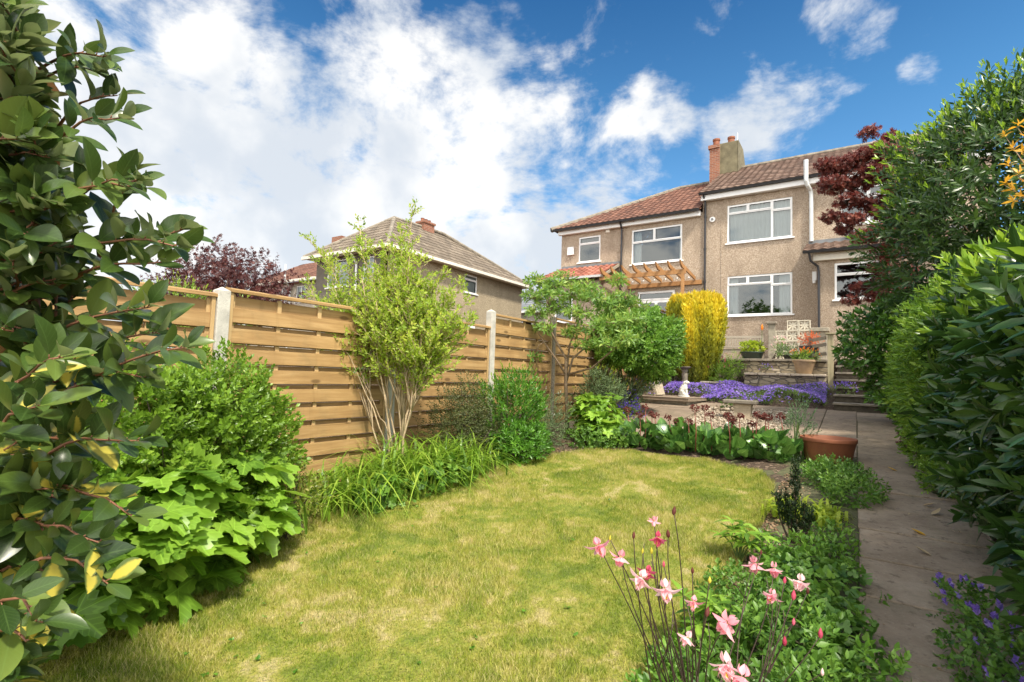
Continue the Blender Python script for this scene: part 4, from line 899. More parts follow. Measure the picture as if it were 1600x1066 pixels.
MB().lathe([(0, 0), (.14, 0), (.14, .05), (.085, .08), (.07, .2), (.085, tz-bz-.18), (.06, tz-bz-.15), (.10, tz-bz-.09), (.075, tz-bz-.07), (0, tz-bz-.07)], (bx, 13.6, bz), 24).build('pedestal', M['capstone'], bb, smooth=True)
MB().lathe([(0, tz-bz-.07), (.08, tz-bz-.07), (.16, tz-bz-.03), (.19, tz-bz), (.165, tz-bz), (.1, tz-bz-.025), (0, tz-bz-.03)], (bx, 13.6, bz), 28).build('bowl', M['capstone'], bb, smooth=True)
g_ = onG(1161, 655); gx, gy = float(g_[0]), float(g_[1]); tz = float(onY(1161, 627, gy)[2])
pt = empty('stone_table', (gx, gy, .08*gy), 'low stone table with a tapered pedestal standing in the gravel', 'stone table')
MB().prism([(-.11, .0), (.11, .0), (.14, tz-.08*gy-.05), (-.14, tz-.08*gy-.05)], -.09, .09, 'y', Matrix.Translation((gx, gy, .08*gy))).build('pedestal', M['tanstone'] if 'tanstone' in M else simple('sandstone', (.44, .36, .26), .9, .2, 8, .006, 40), pt, bevel=.015)
MB().box(gx-.33, gx+.24, gy-.15, gy+.15, tz-.048, tz+.02).build('tabletop', M['capstone'], pt, bevel=.015)
s_ = onG(1192, 657); sl = empty('solar_light', (float(s_[0]), float(s_[1]), .08*float(s_[1])), 'small black solar spotlight lying on the gravel', 'garden light')
Mx = Matrix.Translation((float(s_[0]), float(s_[1]), .08*float(s_[1])+.06)) @ Matrix.Rotation(rad(60), 4, 'Y')
MB().lathe([(0, -.06), (.03, -.06), (.055, 0), (.055, .03), (0, .03)], (0, 0, 0), 14, Mx).build('lamp_head', M['blackpot'], sl, smooth=True); MB().tube([(float(s_[0]), float(s_[1]), .08*float(s_[1])-.02), (float(s_[0]), float(s_[1]), .08*float(s_[1])+.05)], .01).build('stake', M['blackpot'], sl)
rk = pebbles('edging_stones', 26, -2.45, -1.75, 10.9, 11.5, .055, M['pebbles'], 31, lambda y: .08*y+.02); tag(rk, 'row of pale cobbles at back of the gravel by the stone table', 'cobbles', kind='stuff')

# ================================================================== PLANTS
G = lambda *a: tuple(a)
LM = {}
LM['box'] = leafmat('leaf_box', [(0, (.07, .14, .012)), (.5, (.19, .34, .03)), (1, (.40, .54, .08))], .38, .35)
LM['lobe'] = leafmat('leaf_lobed', [(0, (.07, .16, .015)), (.5, (.18, .33, .03)), (1, (.36, .55, .08))], .42, .35, vein=.35)
LM['airy'] = leafmat('leaf_airy', [(0, (.17, .29, .03)), (.5, (.36, .48, .06)), (1, (.62, .64, .12))], .45, .5)
LM['strap'] = leafmat('leaf_strap', [(0, (.09, .19, .02)), (.5, (.24, .40, .04)), (1, (.46, .56, .10))], .35, .4)
LM['darksmall'] = leafmat('leaf_dark_small', [(0, (.045, .06, .02)), (.5, (.10, .125, .035)), (1, (.19, .17, .07))], .5, .25)
LM['hebe'] = leafmat('leaf_hebe', [(0, (.04, .12, .012)), (.5, (.10, .26, .025)), (1, (.22, .44, .05))], .35, .35)
LM['grey'] = leafmat('leaf_greygreen', [(0, (.07, .11, .045)), (.5, (.14, .21, .085)), (1, (.26, .35, .15))], .6, .3)
LM['laurel'] = leafmat('leaf_laurel', [(0, (.013, .040, .006)), (.5, (.040, .10, .015)), (1, (.12, .22, .035))], .34, .25, vein=.25, coat=.25)
LM['laurel_tip'] = leafmat('leaf_laurel_tip', [(0, (.14, .27, .02)), (.5, (.24, .40, .035)), (1, (.42, .56, .08))], .35, .45)
LM['eucal'] = leafmat('leaf_elaeagnus', [(0, (.020, .046, .010)), (.5, (.060, .11, .02)), (1, (.17, .23, .045))], .33, .28, under=(.17, .22, .085), vein=.22, coat=.12)
LM['eucal_y'] = leafmat('leaf_variegated_large', [(0, (.06, .10, .02)), (1, (.12, .17, .04))], .4, .3, vein=.15, splash=(.52, .45, .07))
LM['brownleaf'] = leafmat('leaf_brown', [(0, (.17, .085, .03)), (1, (.34, .20, .08))], .6, .25)
LM['yellowleaf'] = leafmat('leaf_yellow', [(0, (.60, .34, .02)), (1, (.80, .52, .06))], .45, .4)
LM['acer'] = leafmat('leaf_acer', [(0, (.08, .018, .014)), (.5, (.19, .045, .03)), (1, (.36, .12, .07))], .45, .3)
LM['tree'] = leafmat('leaf_tree', [(0, (.07, .17, .03)), (.5, (.20, .34, .05)), (.85, (.40, .46, .10)), (1, (.42, .28, .12))], .45, .38)
LM['bush'] = leafmat('leaf_bush', [(0, (.06, .15, .018)), (.5, (.15, .31, .035)), (1, (.32, .50, .08))], .42, .35)
LM['gold'] = leafmat('leaf_gold', [(0, (.10, .13, .008)), (.35, (.25, .26, .012)), (.7, (.50, .44, .02)), (1, (.72, .58, .03))], .6, .3, patch=2.4)
LM['goldtop'] = leafmat('leaf_goldtop', [(0, (.48, .42, .02)), (1, (.82, .64, .03))], .6, .3)
LM['mat'] = leafmat('leaf_mat', [(0, (.05, .10, .02)), (.5, (.12, .20, .04)), (1, (.22, .30, .08))], .55, .3)
LM['matgrey'] = leafmat('leaf_mat_grey', [(0, (.06, .12, .05)), (.5, (.11, .20, .085)), (1, (.18, .30, .13))], .6, .25)
LM['berg'] = leafmat('leaf_bergenia', [(0, (.04, .12, .025)), (.5, (.10, .24, .04)), (.93, (.22, .40, .09)), (1, (.45, .15, .04))], .3, .3, vein=.3, coat=.3)
LM['cover'] = leafmat('leaf_cover', [(0, (.05, .13, .02)), (.5, (.13, .27, .035)), (1, (.28, .44, .08))], .45, .35)
LM['lime'] = leafmat('leaf_lime', [(0, (.20, .32, .02)), (1, (.50, .58, .06))], .45, .45)
LM['dwarf'] = leafmat('leaf_dwarf', [(0, (.008, .022, .006)), (.5, (.02, .05, .01)), (1, (.05, .10, .02))], .5, .15)
LM['fallen'] = leafmat('leaf_fallen', [(0, (.10, .06, .03)), (.5, (.30, .20, .10)), (1, (.60, .50, .30))], .7, .15)
LM['purple'] = leafmat('leaf_purple', [(0, (.04, .012, .012)), (.5, (.095, .026, .022)), (1, (.20, .06, .04))], .5, .25)
LM['heuch'] = leafmat('leaf_heuchera', [(0, (.05, .012, .02)), (1, (.17, .04, .055))], .45, .25)
def petals(name, stops): return leafmat(name, stops, .6, .4, spec=.2)
PM = {'purple': petals('petal_purple', [(0, (.22, .12, .50)), (.6, (.36, .24, .66)), (1, (.55, .44, .80))]), 'violet': petals('petal_violet', [(0, (.10, .05, .38)), (1, (.24, .14, .62))]),
      'white': petals('petal_white', [(0, (.60, .62, .60)), (1, (.85, .85, .82))]), 'orange': petals('petal_orange', [(0, (.75, .16, .02)), (.6, (.85, .33, .03)), (1, (.9, .6, .12))]),
      'pink': petals('petal_pink', [(0, (.78, .30, .36)), (.6, (.86, .45, .50)), (1, (.92, .66, .66))]), 'magenta': petals('petal_magenta', [(0, (.5, .06, .12)), (1, (.75, .2, .28))]),
      'maroon': petals('petal_maroon', [(0, (.10, .03, .025)), (1, (.27, .09, .07))]), 'coppery': petals('leaf_coppery', [(0, (.45, .09, .03)), (1, (.75, .27, .08))]),
      'yellow': petals('petal_yellow', [(0, (.55, .48, .05)), (1, (.80, .72, .12))]), 'palepink': petals('petal_pale_pink', [(0, (.80, .48, .52)), (1, (.92, .75, .72))])}
# --- left border
shrub('privet_shrub', 'rounded shrub of small bright green leaves in front of the first concrete post', 'shrub', (-3.8, 1.7, .12), [(-3.75, 1.62, .80, .48, .55, .55), (-3.74, 1.85, 1.16, .38, .40, .34), (-3.7, 1.3, 1.08, .36, .4, .40), (-3.82, 2.05, .80, .34, .36, .45)], 3600, 10, .11, .040, T_O2, LM['box'], 11, .22, .95, .5, .3, .1, 1.15, ntw=20, freq=4, lumpy=.2)
def lobed_plant(name, label, base, blobs, n, L, seed, mat='lobe', ns=26):
    rs = np.random.RandomState(seed); root = empty(name, base, label, 'plant'); P, A = on_blobs(rs, blobs, n, .2, 1., base[2]+.05, .12)
    out = norm(A*np.array([1, 1, .25])+rs.normal(size=A.shape)*.25); D = norm(out+np.array([0, 0, -.35])); Nn = norm(np.array([0, 0, 1.])+A*.75+rs.normal(size=A.shape)*.18)
    LL = L*(.55+.75*rs.random(len(P))**.8); leafmesh('leaf_blades', LM[mat], root, T_LOBE, P-D*LL[:, None]*.3, D, Nn, LL, rs.random(len(P)), rs, 1.0, .35, False, 1.15)
    s = rs.permutation(len(P))[:ns*3]; twigs('stalks', M['stemgreen'], root, base, (P-D*LL[:, None]*.2)[s], rs, .006, .003, .4, 4)
    return root
lobed_plant('lobed_leaf_plant', 'big mound of large maple shaped light green leaves at the lawn edge', (-3.55, 1.65, .12), [(-3.42, 1.35, .50, .48, .50, .48), (-3.55, 1.8, .52, .38, .42, .42), (-3.3, .95, .42, .4, .4, .38)], 430, .26, 12)
# tall airy shrub
def stems_shrub(name, label, cat, base, tips, leaf, L, k, seed, bark='bark_pale', r0=.016, dens=26, group=None, tpl=T_O2, side=.3):
    """upright multi-stemmed shrub: limbs, side twigs and leaf tufts along them"""
    rs = np.random.RandomState(seed); root = empty(name, base, label, cat, group); base = np.array(base)
    Pt, At, limbs = [], [], []
    mains = []
    for it, tp in enumerate(tips):
        tp = np.array(tp); b = base+rs.normal(size=3)*np.array([.05, .05, 0])
        if it >= 9:   # later limbs branch off the nearest main stem
            mp = min(mains, key=lambda q: np.linalg.norm(q[-1]-tp)); b = mp[2+it % 2].copy()
        mid = b*.5+tp*.5; mid[:2] = b[:2]*.68+tp[:2]*.32
        ts = np.linspace(0, 1, 8)[:, None]; pts = (1-ts)**2*b+2*ts*(1-ts)*mid+ts**2*tp; pts[1:-1] += rs.normal(size=(6, 3))*.018
        limbs.append((pts, r0*(.7+.5*rs.random())*(1 if it < 9 else .5)))
        if it < 9: mains.append(pts)
        for _ in range(dens):
            t = (.50 if it < 9 else .3)+(.50 if it < 9 else .7)*rs.random()**.8; p = np.array([np.interp(t, ts[:, 0], pts[:, i]) for i in range(3)]); dr = norm((tp-b)[None])[0]
            o = sph(rs, 1)[0]; o = norm((o+dr*.7+np.array([0, 0, .35]))[None])[0]; ln = side*(1.15-t)*(.3+rs.random())
            q = p+o*ln; 
            if ln > .06: limbs.append((np.array([p, (p+q)/2+rs.normal(size=3)*.01, q]), r0*.22))
            nn_ = max(1, int(ln/.07))
            for j in range(nn_): Pt.append(p+o*ln*(j+.6)/nn_); At.append(o)
        Pt.append(tp); At.append(norm((tp-pts[-2])[None])[0])
    mb = MB()
    for pts, r in limbs: mb.tube([tuple(p) for p in pts], list(np.linspace(r, max(.0018, r*.25), len(pts))), 5 if r > .008 else 4)
    mb.build('stem', M[bark], root, smooth=True)
    Pt = np.array(Pt); At = np.array(At); PP, D, Nn, LL, t = on_shoots(rs, Pt-At*.03, At, k, .10, L, .9, .15)
    leafmesh('foliage', leaf, root, tpl, PP, D, Nn, LL, np.clip(np.repeat(rs.random(len(Pt)), k)*.55+.45*rs.random(len(PP)), 0, 1), rs, .3, .15, wid=1.0)
    return root
def px(x, y, Y): return tuple(onY(x, y, Y))
AYC = 3.75
tips = [px(645, 318, 3.9), px(600, 385, 3.7), px(560, 345, 3.7), px(565, 430, 3.5), px(520, 440, 3.5), px(640, 400, 3.7), px(610, 420, 3.7), px(585, 450, 3.5), px(670, 480, 3.8), px(635, 460, 3.7), px(600, 400, 3.7), px(655, 440, 3.9), px(555, 460, 3.5), px(680, 450, 4.0), px(620, 440, 3.6), px(720, 440, 4.1), px(500, 495, 3.45), px(530, 510, 3.5), px(715, 500, 4.1), px(690, 515, 3.9), px(480, 440, 3.45), px(735, 500, 4.1), px(535, 490, 3.45), px(505, 400, 3.5), px(480, 370, 3.55), px(625, 360, 3.8), px(660, 400, 3.9), px(690, 425, 4.0), px(610, 330+60, 3.6), px(590, 420, 3.6), px(640, 430, 3.8), px(665, 450, 3.9), px(705, 450, 4.1), px(730, 470, 4.0), px(600, 460, 3.6), px(560, 480, 3.5), px(650, 490, 3.8), px(690, 500, 3.9), px(540, 400, 3.6), px(620, 500, 3.7), px(580, 380, 3.8), px(632, 395, 3.8), px(700, 480, 4.1), px(560, 380, 3.6), px(515, 470, 3.5)]
tips = [t for t in tips]
stems_shrub('airy_shrub', 'tall airy multi stemmed shrub with yellow green leaves in front of the fence', 'shrub', (-3.98, 3.85, .28), tips, LM['airy'], .042, 7, 21, dens=40, side=.52, r0=.0145)
stems_shrub('airy_shrub', 'thin bent twig with sparse leaves reaching left across the long fence panel', 'twig', (-4.02, 3.75, .75), [px(510, 510, 3.3), px(515, 530, 3.35)], LM['bush'], .03, 5, 22, dens=7, r0=.008, side=.12)
# strap leaved clump
def strap(name, label, base, n, L, seed, mat='strap', w=1., sp=.32, arch=1., group=None, cat='plant'):
    rs = np.random.RandomState(seed); root = empty(name, base, label, cat, group); b = np.array(base)
    P = b+np.stack([rs.normal(size=n)*sp*.5, rs.normal(size=n)*sp, np.zeros(n)], 1); P[:, 2] = base[2]
    an = rs.random(n)*6.28; ld = np.stack([np.cos(an), np.sin(an), np.zeros(n)], 1); up = np.array([0, 0, 1.]); k = 7; ts = np.linspace(0, 1, k)
    LL = L*(.6+.6*rs.random(n)); le = (.15+.55*rs.random(n)); V = np.zeros((n, k, 2, 3)); sd = np.cross(ld, up)
    for i, t in enumerate(ts):
        th = le*(.4+1.9*t**1.6*arch); c = P+LL[:, None]*t*(ld*(np.sin(th)*(.25+.75*t))[:, None]+up*(np.cos(th)*(1-.28*t*t*arch))[:, None])
        ww = w*.009*(1-t**2.2)+.0006; V[:, i, 0] = c-sd*ww+up*ww*.5; V[:, i, 1] = c+sd*ww+up*ww*.5
    q = np.array([(2*i, 2*i+1, 2*i+3, 2*i+2) for i in range(k-1)]); F = (q[None]+(np.arange(n)*2*k)[:, None, None]).reshape(-1, 4)
    npmesh('foliage', LM[mat], V.reshape(-1, 3), F, root, {'rnd': np.repeat(rs.random(n), 2*k)}, True); return root
strap('daylily_clump', 'arching strap leaved clump at the foot of the tall airy shrub', (-3.78, 3.75, .29), 340, .78, 31, sp=.32, w=1.3)
strap('daylily_clump', 'strap leaved clump left of the airy shrub trunk against the fence', (-3.85, 3.0, .24), 260, .66, 32, sp=.30, w=1.05)
strap('daylily_clump', 'dense arching strap leaved clump right of the airy shrub trunk', (-3.62, 4.35, .33), 300, .70, 33, sp=.30, w=1.2)
shrub('variegated_shrub', 'small loose shrub of tiny yellow edged leaves beside the big lobed leaves', 'shrub', (-3.65, 2.4, .19), [(-3.66, 2.4, .45, .2, .3, .28)], 260, 6, .08, .03, T_O2, leafmat('leaf_variegated', [(0, (.05, .10, .02)), (.5, (.25, .28, .05)), (1, (.60, .52, .20))], .4, .35), 34, .3, ntw=12, zmin=.2)
shrub('geranium_plant', 'low dark green cut leaf edging plant below the strap leaves', 'plant', (-3.55, 3.6, .28), [(-3.56, 3.3, .36, .2, .4, .17), (-3.48, 3.95, .42, .22, .4, .17)], 330, 3, .05, .065, T_LOBE, LM['cover'], 35, .3, opn=1.2, ntw=0, zmin=.2)
shrub('cotoneaster_shrub', 'upright small leaved brownish green shrub behind the strap leaves', 'shrub', (-3.95, 4.85, .38), [(-3.95, 4.75, .85, .35, .45, .42), (-3.98, 4.95, 1.15, .16, .2, .30), (-3.9, 5.2, .75, .3, .3, .35)], 2400, 7, .12, .024, T_O2, LM['darksmall'], 36, .35, ntw=30, lumpy=.25, freq=4)
shrub('hebe_shrub', 'vivid green upright shrub below the second concrete post', 'shrub', (-3.8, 5.5, .43), [(-3.75, 5.5, .95, .38, .42, .45), (-3.8, 5.85, 1.05, .3, .3, .4)], 620, 12, .15, .055, T_LANCE2, LM['hebe'], 37, .3, .7, 1.0, ntw=20, tipmat=LM['laurel_tip'], tipfrac=.12, lumpy=.2)
shrub('hebe_shrub', 'low glossy light green dome at the lawn edge below the vivid green shrub', 'shrub', (-3.45, 5.35, .43), [(-3.42, 5.35, .62, .33, .38, .26)], 460, 9, .08, .055, T_LANCE, LM['hebe'], 38, .25, 1.0, .6, ntw=8, zmin=.42)
shrub('potentilla_shrub', 'fine grey green shrub dotted with a few white flowers by the fence', 'shrub', (-3.75, 6.45, .51), [(-3.72, 6.4, .85, .35, .5, .36), (-3.6, 6.1, .7, .3, .3, .25)], 1100, 7, .09, .021, T_O2, LM['grey'], 39, .3, ntw=16, lumpy=.2, tipmat=PM['white'], tipfrac=.012, tipk=5)
lobed_plant('lobed_leaf_plant', 'medium mound of lobed leaves left of the bergenia row', (-3.3, 7.15, .56), [(-3.3, 7.2, .92, .36, .42, .36), (-3.1, 6.95, .75, .33, .35, .24)], 260, .21, 41)
shrub('edging_plant', 'low green edging plant in front of the medium lobed mound', 'plant', (-3.05, 6.75, .53), [(-3.1, 6.55, .62, .33, .22, .15), (-2.75, 6.8, .62, .25, .2, .14)], 360, 5, .06, .032, T_ROUND2, LM['cover'], 42, .3, ntw=0, zmin=.5)
# small tree
def treelike(name, label, cat, base, limbs, tufts, leaf, L, k, seed, tpl=T_LANCE2, bark='bark', r0=.035, spread=.28, shoot=.12, flat=.45, group=None, extra=None, opn=1.15, wid=1.):
    """small tree: a trunk forking into limbs (pixel surveyed), leaf tufts gathered in tiers round the limb ends"""
    rs = np.random.RandomState(seed); root = empty(name, base, label, cat, group); mb = MB()
    for pts in limbs:
        n = len(pts); rr = np.linspace(1, .25, n)*(r0 if pts[0] == limbs[0][0] else r0*.6); mb.tube(pts, list(rr), 7)
    ends = [p for pts in limbs for p in pts[2:]]
    c = np.array(tufts, float); P = []; A = []
    for x, y, z, r, n in c:
        u = sph(rs, int(n)); u[:, 2] *= flat; p = np.array([x, y, z])+u*r*rs.random((int(n), 1))**.4; P.append(p); A.append(norm(u+np.array([0, 0, .25])))
        e = ends[int(np.argmin([np.linalg.norm(np.array(q)-np.array([x, y, z])) for q in ends]))]
        mb.tube([e, tuple((np.array(e)+np.array([x, y, z]))/2+rs.normal(size=3)*.04), (x, y, z)], [r0*.3, r0*.2, r0*.12], 5)
        for q in p[:int(n/3)]: mb.tube([(x, y, z), tuple((np.array([x, y, z])+q)/2+rs.normal(size=3)*.02), tuple(q)], [.006, .004, .002], 4)
    mb.build('trunk', M[bark], root, smooth=True)
    P = np.concatenate(P); A = np.concatenate(A); PP, D, Nn, LL, t = on_shoots(rs, P, A, k, shoot, L, opn, .15)
    leafmesh('crown', leaf, root, tpl, PP, D, Nn, LL, np.clip(np.repeat(rs.random(len(P)), k)*.5+.5*rs.random(len(PP)), 0, 1), rs, .3, .3, wid=wid)
    return root
tb = (-3.85, 7.35, .58)
tl = [[tb, px(884, 600, 7.3), px(884, 560, 7.3), px(862, 520, 7.2), px(858, 480, 7.2)], [px(884, 600, 7.3), px(895, 560, 7.4), px(930, 530, 7.5), px(960, 500, 7.6), px(985, 480, 7.7)],
      [px(884, 590, 7.3), px(890, 540, 7.4), px(905, 500, 7.4), px(915, 465, 7.5)], [px(884, 585, 7.3), px(868, 560, 7.2), px(850, 535, 7.1), px(835, 510, 7.1)], [px(890, 585, 7.3), px(925, 575, 7.3), px(960, 545, 7.2), px(985, 520, 7.2)]]
tfx = [(845, 440, 7.2, .22), (868, 445, 7.3, .2), (835, 465, 7.2, .2), (840, 490, 7.0, .2), (870, 480, 7.4, .22), (893, 460, 7.4, .22), (915, 450, 7.5, .22), (930, 465, 7.3, .24), (905, 490, 7.2, .22), (950, 480, 7.5, .24), (975, 465, 7.7, .2), (990, 478, 7.8, .18), (960, 505, 7.3, .22), (930, 515, 7.2, .22), (975, 530, 7.1, .22), (945, 540, 7.1, .2), (915, 540, 7.2, .14), (895, 520, 7.3, .16), (850, 515, 7.0, .14), (835, 560, 7.0, .09), (860, 460, 7.0, .2), (985, 500, 7.5, .2), (965, 425+15, 7.8, .14), (880, 435, 7.4, .15)]
treelike('small_tree', 'small multi stemmed tree with tiered pale green leaves against the fence', 'tree', tb, tl, [(*px(x, y, Y), r, int(34*(r/.2)**1.5)) for x, y, Y, r in tfx], LM['tree'], .09, 7, 51, T_LANCE2, 'bark', .035, shoot=.07, opn=1.25, flat=.36)
shrub('round_bush', 'dense rounded green bush between the small tree and the golden conifer', 'bush', (-4.0, 10.2, .85), [(*px(1000, 535, 9.6), .72, .7, .62), (*px(1022, 552, 9.9), .42, .5, .45), (*px(965, 525, 9.6), .45, .5, .5)], 4200, 8, .13, .06, T_O2, LM['bush'], 52, .16, 1.0, .2, ntw=16, bark='bark', r0=.03, lumpy=.18, zmin=1.5)
shrub('euphorbia_plant', 'dark bushy plant with lime green heads under the small tree', 'plant', (-4.0, 8.9, .7), [(-3.95, 8.8, 1.15, .38, .55, .42), (-3.8, 9.4, 1.2, .4, .4, .38)], 560, 12, .14, .055, T_LANCE2, LM['grey'], 53, .3, .9, .8, ntw=14, tipmat=LM['lime'], tipfrac=.14, bark='stemgreen')
shrub('yellow_flower_plant', 'grey green plant topped with clusters of tiny yellow flowers', 'flowering plant', (-3.85, 10.1, .81), [(-3.75, 9.9, 1.15, .22, .3, .28), (-3.85, 10.6, 1.35, .25, .3, .35)], 330, 9, .12, .035, T_LANCE2, LM['grey'], 54, .35, .9, .8, ntw=10, tipmat=PM['yellow'], tipfrac=.35, tipk=7, tipL=.025, bark='stemgreen')
shrub('aubrieta_plant', 'clump of deep violet flowers spilling beside the lobed mound', 'flowering plant', (-3.55, 9.0, .72), [(-3.5, 9.0, .84, .26, .3, .13), (-3.6, 9.3, 1.0, .16, .2, .2)], 300, 6, .06, .022, T_ROUND2, LM['mat'], 55, .3, ntw=0, tipmat=PM['violet'], tipfrac=.85, tipk=5, tipL=.026)
shrub('aubrieta_plant', 'purple flowers climbing on the stone left of the leaning slab', 'flowering plant', (-4.15, 12.0, .96), [(-4.1, 12.1, 1.55, .22, .3, .28), (-4.15, 11.9, 1.35, .15, .2, .3)], 260, 6, .06, .025, T_ROUND2, LM['matgrey'], 56, .3, ntw=0, tipmat=PM['purple'], tipfrac=.7, tipk=5, tipL=.03)
strap('dried_grass_clump', 'dry brownish tuft of fine stems beside the lobed mound', (-3.7, 8.4, .67), 130, .5, 57, 'brownleaf', .4, .16, .7)
shrub('lavender_mound', 'grey green feathery mound behind the leaning slab', 'plant', (-3.95, 13.2, 1.2), [(-3.95, 13.2, 1.5, .42, .35, .34)], 420, 12, .16, .035, T_NEEDLE, LM['matgrey'], 58, .3, .6, 1., ntw=0)
# golden conifer
def conifer():
    rs = np.random.RandomState(61); c = onY(1087, 600, 14.0); base = (float(c[0]), 14.0, 1.3); root = empty('golden_conifer', base, 'golden yellow conifer clipped flat on top, beside the terrace wall', 'conifer')
    zt = float(onY(1092, 470, 14.0)[2]); w = float(onY(1134, 500, 14)[0]-onY(1045, 500, 14)[0])/2*1.06; n = 30000; H = zt-base[2]
    t = rs.random(n)**.75; an = rs.random(n)*6.28; top = rs.random(n) < .16; t = np.where(top, 1., t)
    prof = np.interp(t, [0, .15, .5, .85, .95, 1], [.42, .66, .9, 1., .95, .80])*(1+.05*np.sin(an*9+t*5)+.03*np.sin(an*17)); prof = np.where(top, prof*np.sqrt(rs.random(n)), prof*(1-.12*np.abs(rs.normal(size=n))))
    cx_, cy_ = np.cos(an), np.sin(an); m_ = np.maximum(np.abs(cx_), np.abs(cy_))**.35
    P = np.stack([base[0]+w*prof*cx_/m_*.92, 14+w*.85*prof*cy_/m_*.92, base[2]+H*t+np.abs(rs.normal(size=n))*.05*(t > .9)+lump(np.stack([cx_*3*prof, cy_*3*prof, t*3], 1), rs, amp=.035)], 1)
    D = norm(np.stack([cx_*.35, cy_*.35, np.ones(n)*1.1], 1)+rs.normal(size=(n, 3))*.3); Nn = np.stack([cx_, cy_, .3*np.ones(n)], 1)+rs.normal(size=(n, 3))*.5
    e = t < .93; kw = dict(fold=.2, curl=.2)
    cl = lump(np.stack([cx_*2.2, cy_*2.2, t*1.3], 1), rs, amp=.35, freq=3.2)
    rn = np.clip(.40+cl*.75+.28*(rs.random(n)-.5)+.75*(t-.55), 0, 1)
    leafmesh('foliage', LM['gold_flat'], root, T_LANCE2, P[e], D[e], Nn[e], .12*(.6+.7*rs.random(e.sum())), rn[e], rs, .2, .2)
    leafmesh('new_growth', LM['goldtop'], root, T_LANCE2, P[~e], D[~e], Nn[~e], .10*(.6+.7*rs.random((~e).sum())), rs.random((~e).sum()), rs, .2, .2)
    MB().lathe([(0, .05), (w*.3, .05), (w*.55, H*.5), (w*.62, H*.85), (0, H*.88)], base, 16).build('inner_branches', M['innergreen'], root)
    MB().tube([base, (base[0], 14, base[2]+.6)], .06).build('trunk', M['bark'], root)
def rndleaf(name, stops):
    return leafmat(name, stops, .6, .25, patchscale=.01)
LM['gold_flat'] = rndleaf('leaf_gold_flat', [(0, (.12, .15, .01)), (.3, (.32, .33, .015)), (.6, (.62, .54, .02)), (1, (.85, .68, .03))])
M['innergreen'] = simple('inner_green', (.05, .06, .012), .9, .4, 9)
conifer()
# purple carpet of the rockery
def carpet(name, label, x0, x1, y0, y1, zf, n, seed, leaf, petal, pf_, ln=.03, fl=.024, cat='flowering plant', patch=2.2, hump=.07):
    rs = np.random.RandomState(seed); root = empty(name, ((x0+x1)/2, (y0+y1)/2, gz((y0+y1)/2)), label, cat)
    X = x0+(x1-x0)*rs.random(n); Y = y0+(y1-y0)*rs.random(n); q = np.stack([X*patch, Y*patch, X*0], 1); hh = lump(q, rs, 8, 1., 1.2)
    ex = np.clip(np.minimum.reduce([(X-x0), (x1-X), (Y-y0)*1.2, (y1-Y)])/.25, 0, 1)**.5
    Z = np.array([zf(a, b) for a, b in zip(X, Y)])+ex*(hump+hump*.8*hh)+rs.random(n)*.03
    P = np.stack([X, Y, Z], 1); A = norm(rs.normal(size=(n, 3))*.5+np.array([0, -.25, 1.])); PP, D, Nn, LL, t = on_shoots(rs, P-np.array([0, 0, .05]), A, 6, .08, ln, .7, .3)
    leafmesh('foliage', leaf, root, T_LANCE2, PP, D, Nn, LL, rs.random(len(PP)), rs)
    w = lump(q+5, rs, 8, 1., 1.6); s = w+rs.normal(size=n)*1.0 > np.percentile(w*1.5, 100*(1-pf_)); k = s.sum()
    P2, D2, N2, L2, _ = on_shoots(rs, P[s]+np.array([0, 0, .025]), A[s], 5, .004, fl, 1.2, .6, jit=.4)
    leafmesh('flowers', petal, root, T_ROUND2, P2, D2, N2, L2, np.repeat(rs.random(k), 5), rs, .1, .05, wid=1.1); return root
slope = lambda x, y: gz(y)+.0
carpet('campanula_carpet', 'sheet of purple flowers on the rockery right of the dog statue', -3.0, -1.55, 12.25, 13.7, slope, 3000, 71, LM['mat'], PM['purple'], .62, fl=.030, hump=.13)
carpet('campanula_carpet', 'purple flowering mat on the rockery left of the dog statue', -4.1, -2.9, 12.7, 13.5, slope, 1500, 72, LM['mat'], PM['purple'], .62, fl=.030, hump=.13)
carpet('campanula_carpet', 'mixed green and purple flower mat in front of the stone ledge', -1.7, -.55, 12.2, 13.9, slope, 3000, 73, LM['mat'], PM['purple'], .36, fl=.028, hump=.14)
shrub('feathery_mound', 'soft feathery grey green mound at the foot of the steps', 'plant', (-.75, 12.4, 1.0), [(-.78, 12.5, 1.13, .38, .42, .24)], 700, 14, .14, .03, T_NEEDLE, LM['matgrey'], 74, .25, .6, .9, ntw=0, tipmat=PM['purple'], tipfrac=.07, tipk=5, tipL=.022)
shrub('campanula_plant', 'purple flowers spilling over the edge of the stone steps', 'flowering plant', (-.3, 12.9, 1.25), [(-.25, 12.8, 1.40, .25, .25, .09)], 110, 5, .06, .025, T_ROUND2, LM['mat'], 75, .3, ntw=0, tipmat=PM['purple'], tipfrac=.7, tipk=5, tipL=.028)
shrub('candytuft_plant', 'mound of small white flowers behind the birdbath', 'flowering plant', (-3.45, 14.0, 1.4), [(-3.75, 13.85, 1.60, .38, .3, .17), (-3.15, 14.1, 1.55, .33, .25, .13)], 420, 7, .08, .03, T_NEEDLE, LM['matgrey'], 76, .3, ntw=0, tipmat=PM['white'], tipfrac=.75, tipk=7, tipL=.03)
shrub('valerian_plant', 'light green leafy plant with a few magenta flowers below the conifer', 'flowering plant', (-2.85, 14.1, 1.4), [(-2.85, 13.95, 1.62, .34, .3, .26), (-2.7, 14.3, 1.85, .2, .2, .28)], 330, 9, .16, .055, T_LANCE2, LM['box'], 77, .3, ntw=8, tipmat=PM['magenta'], tipfrac=.05, tipk=9, tipL=.035, bark='stemgreen')
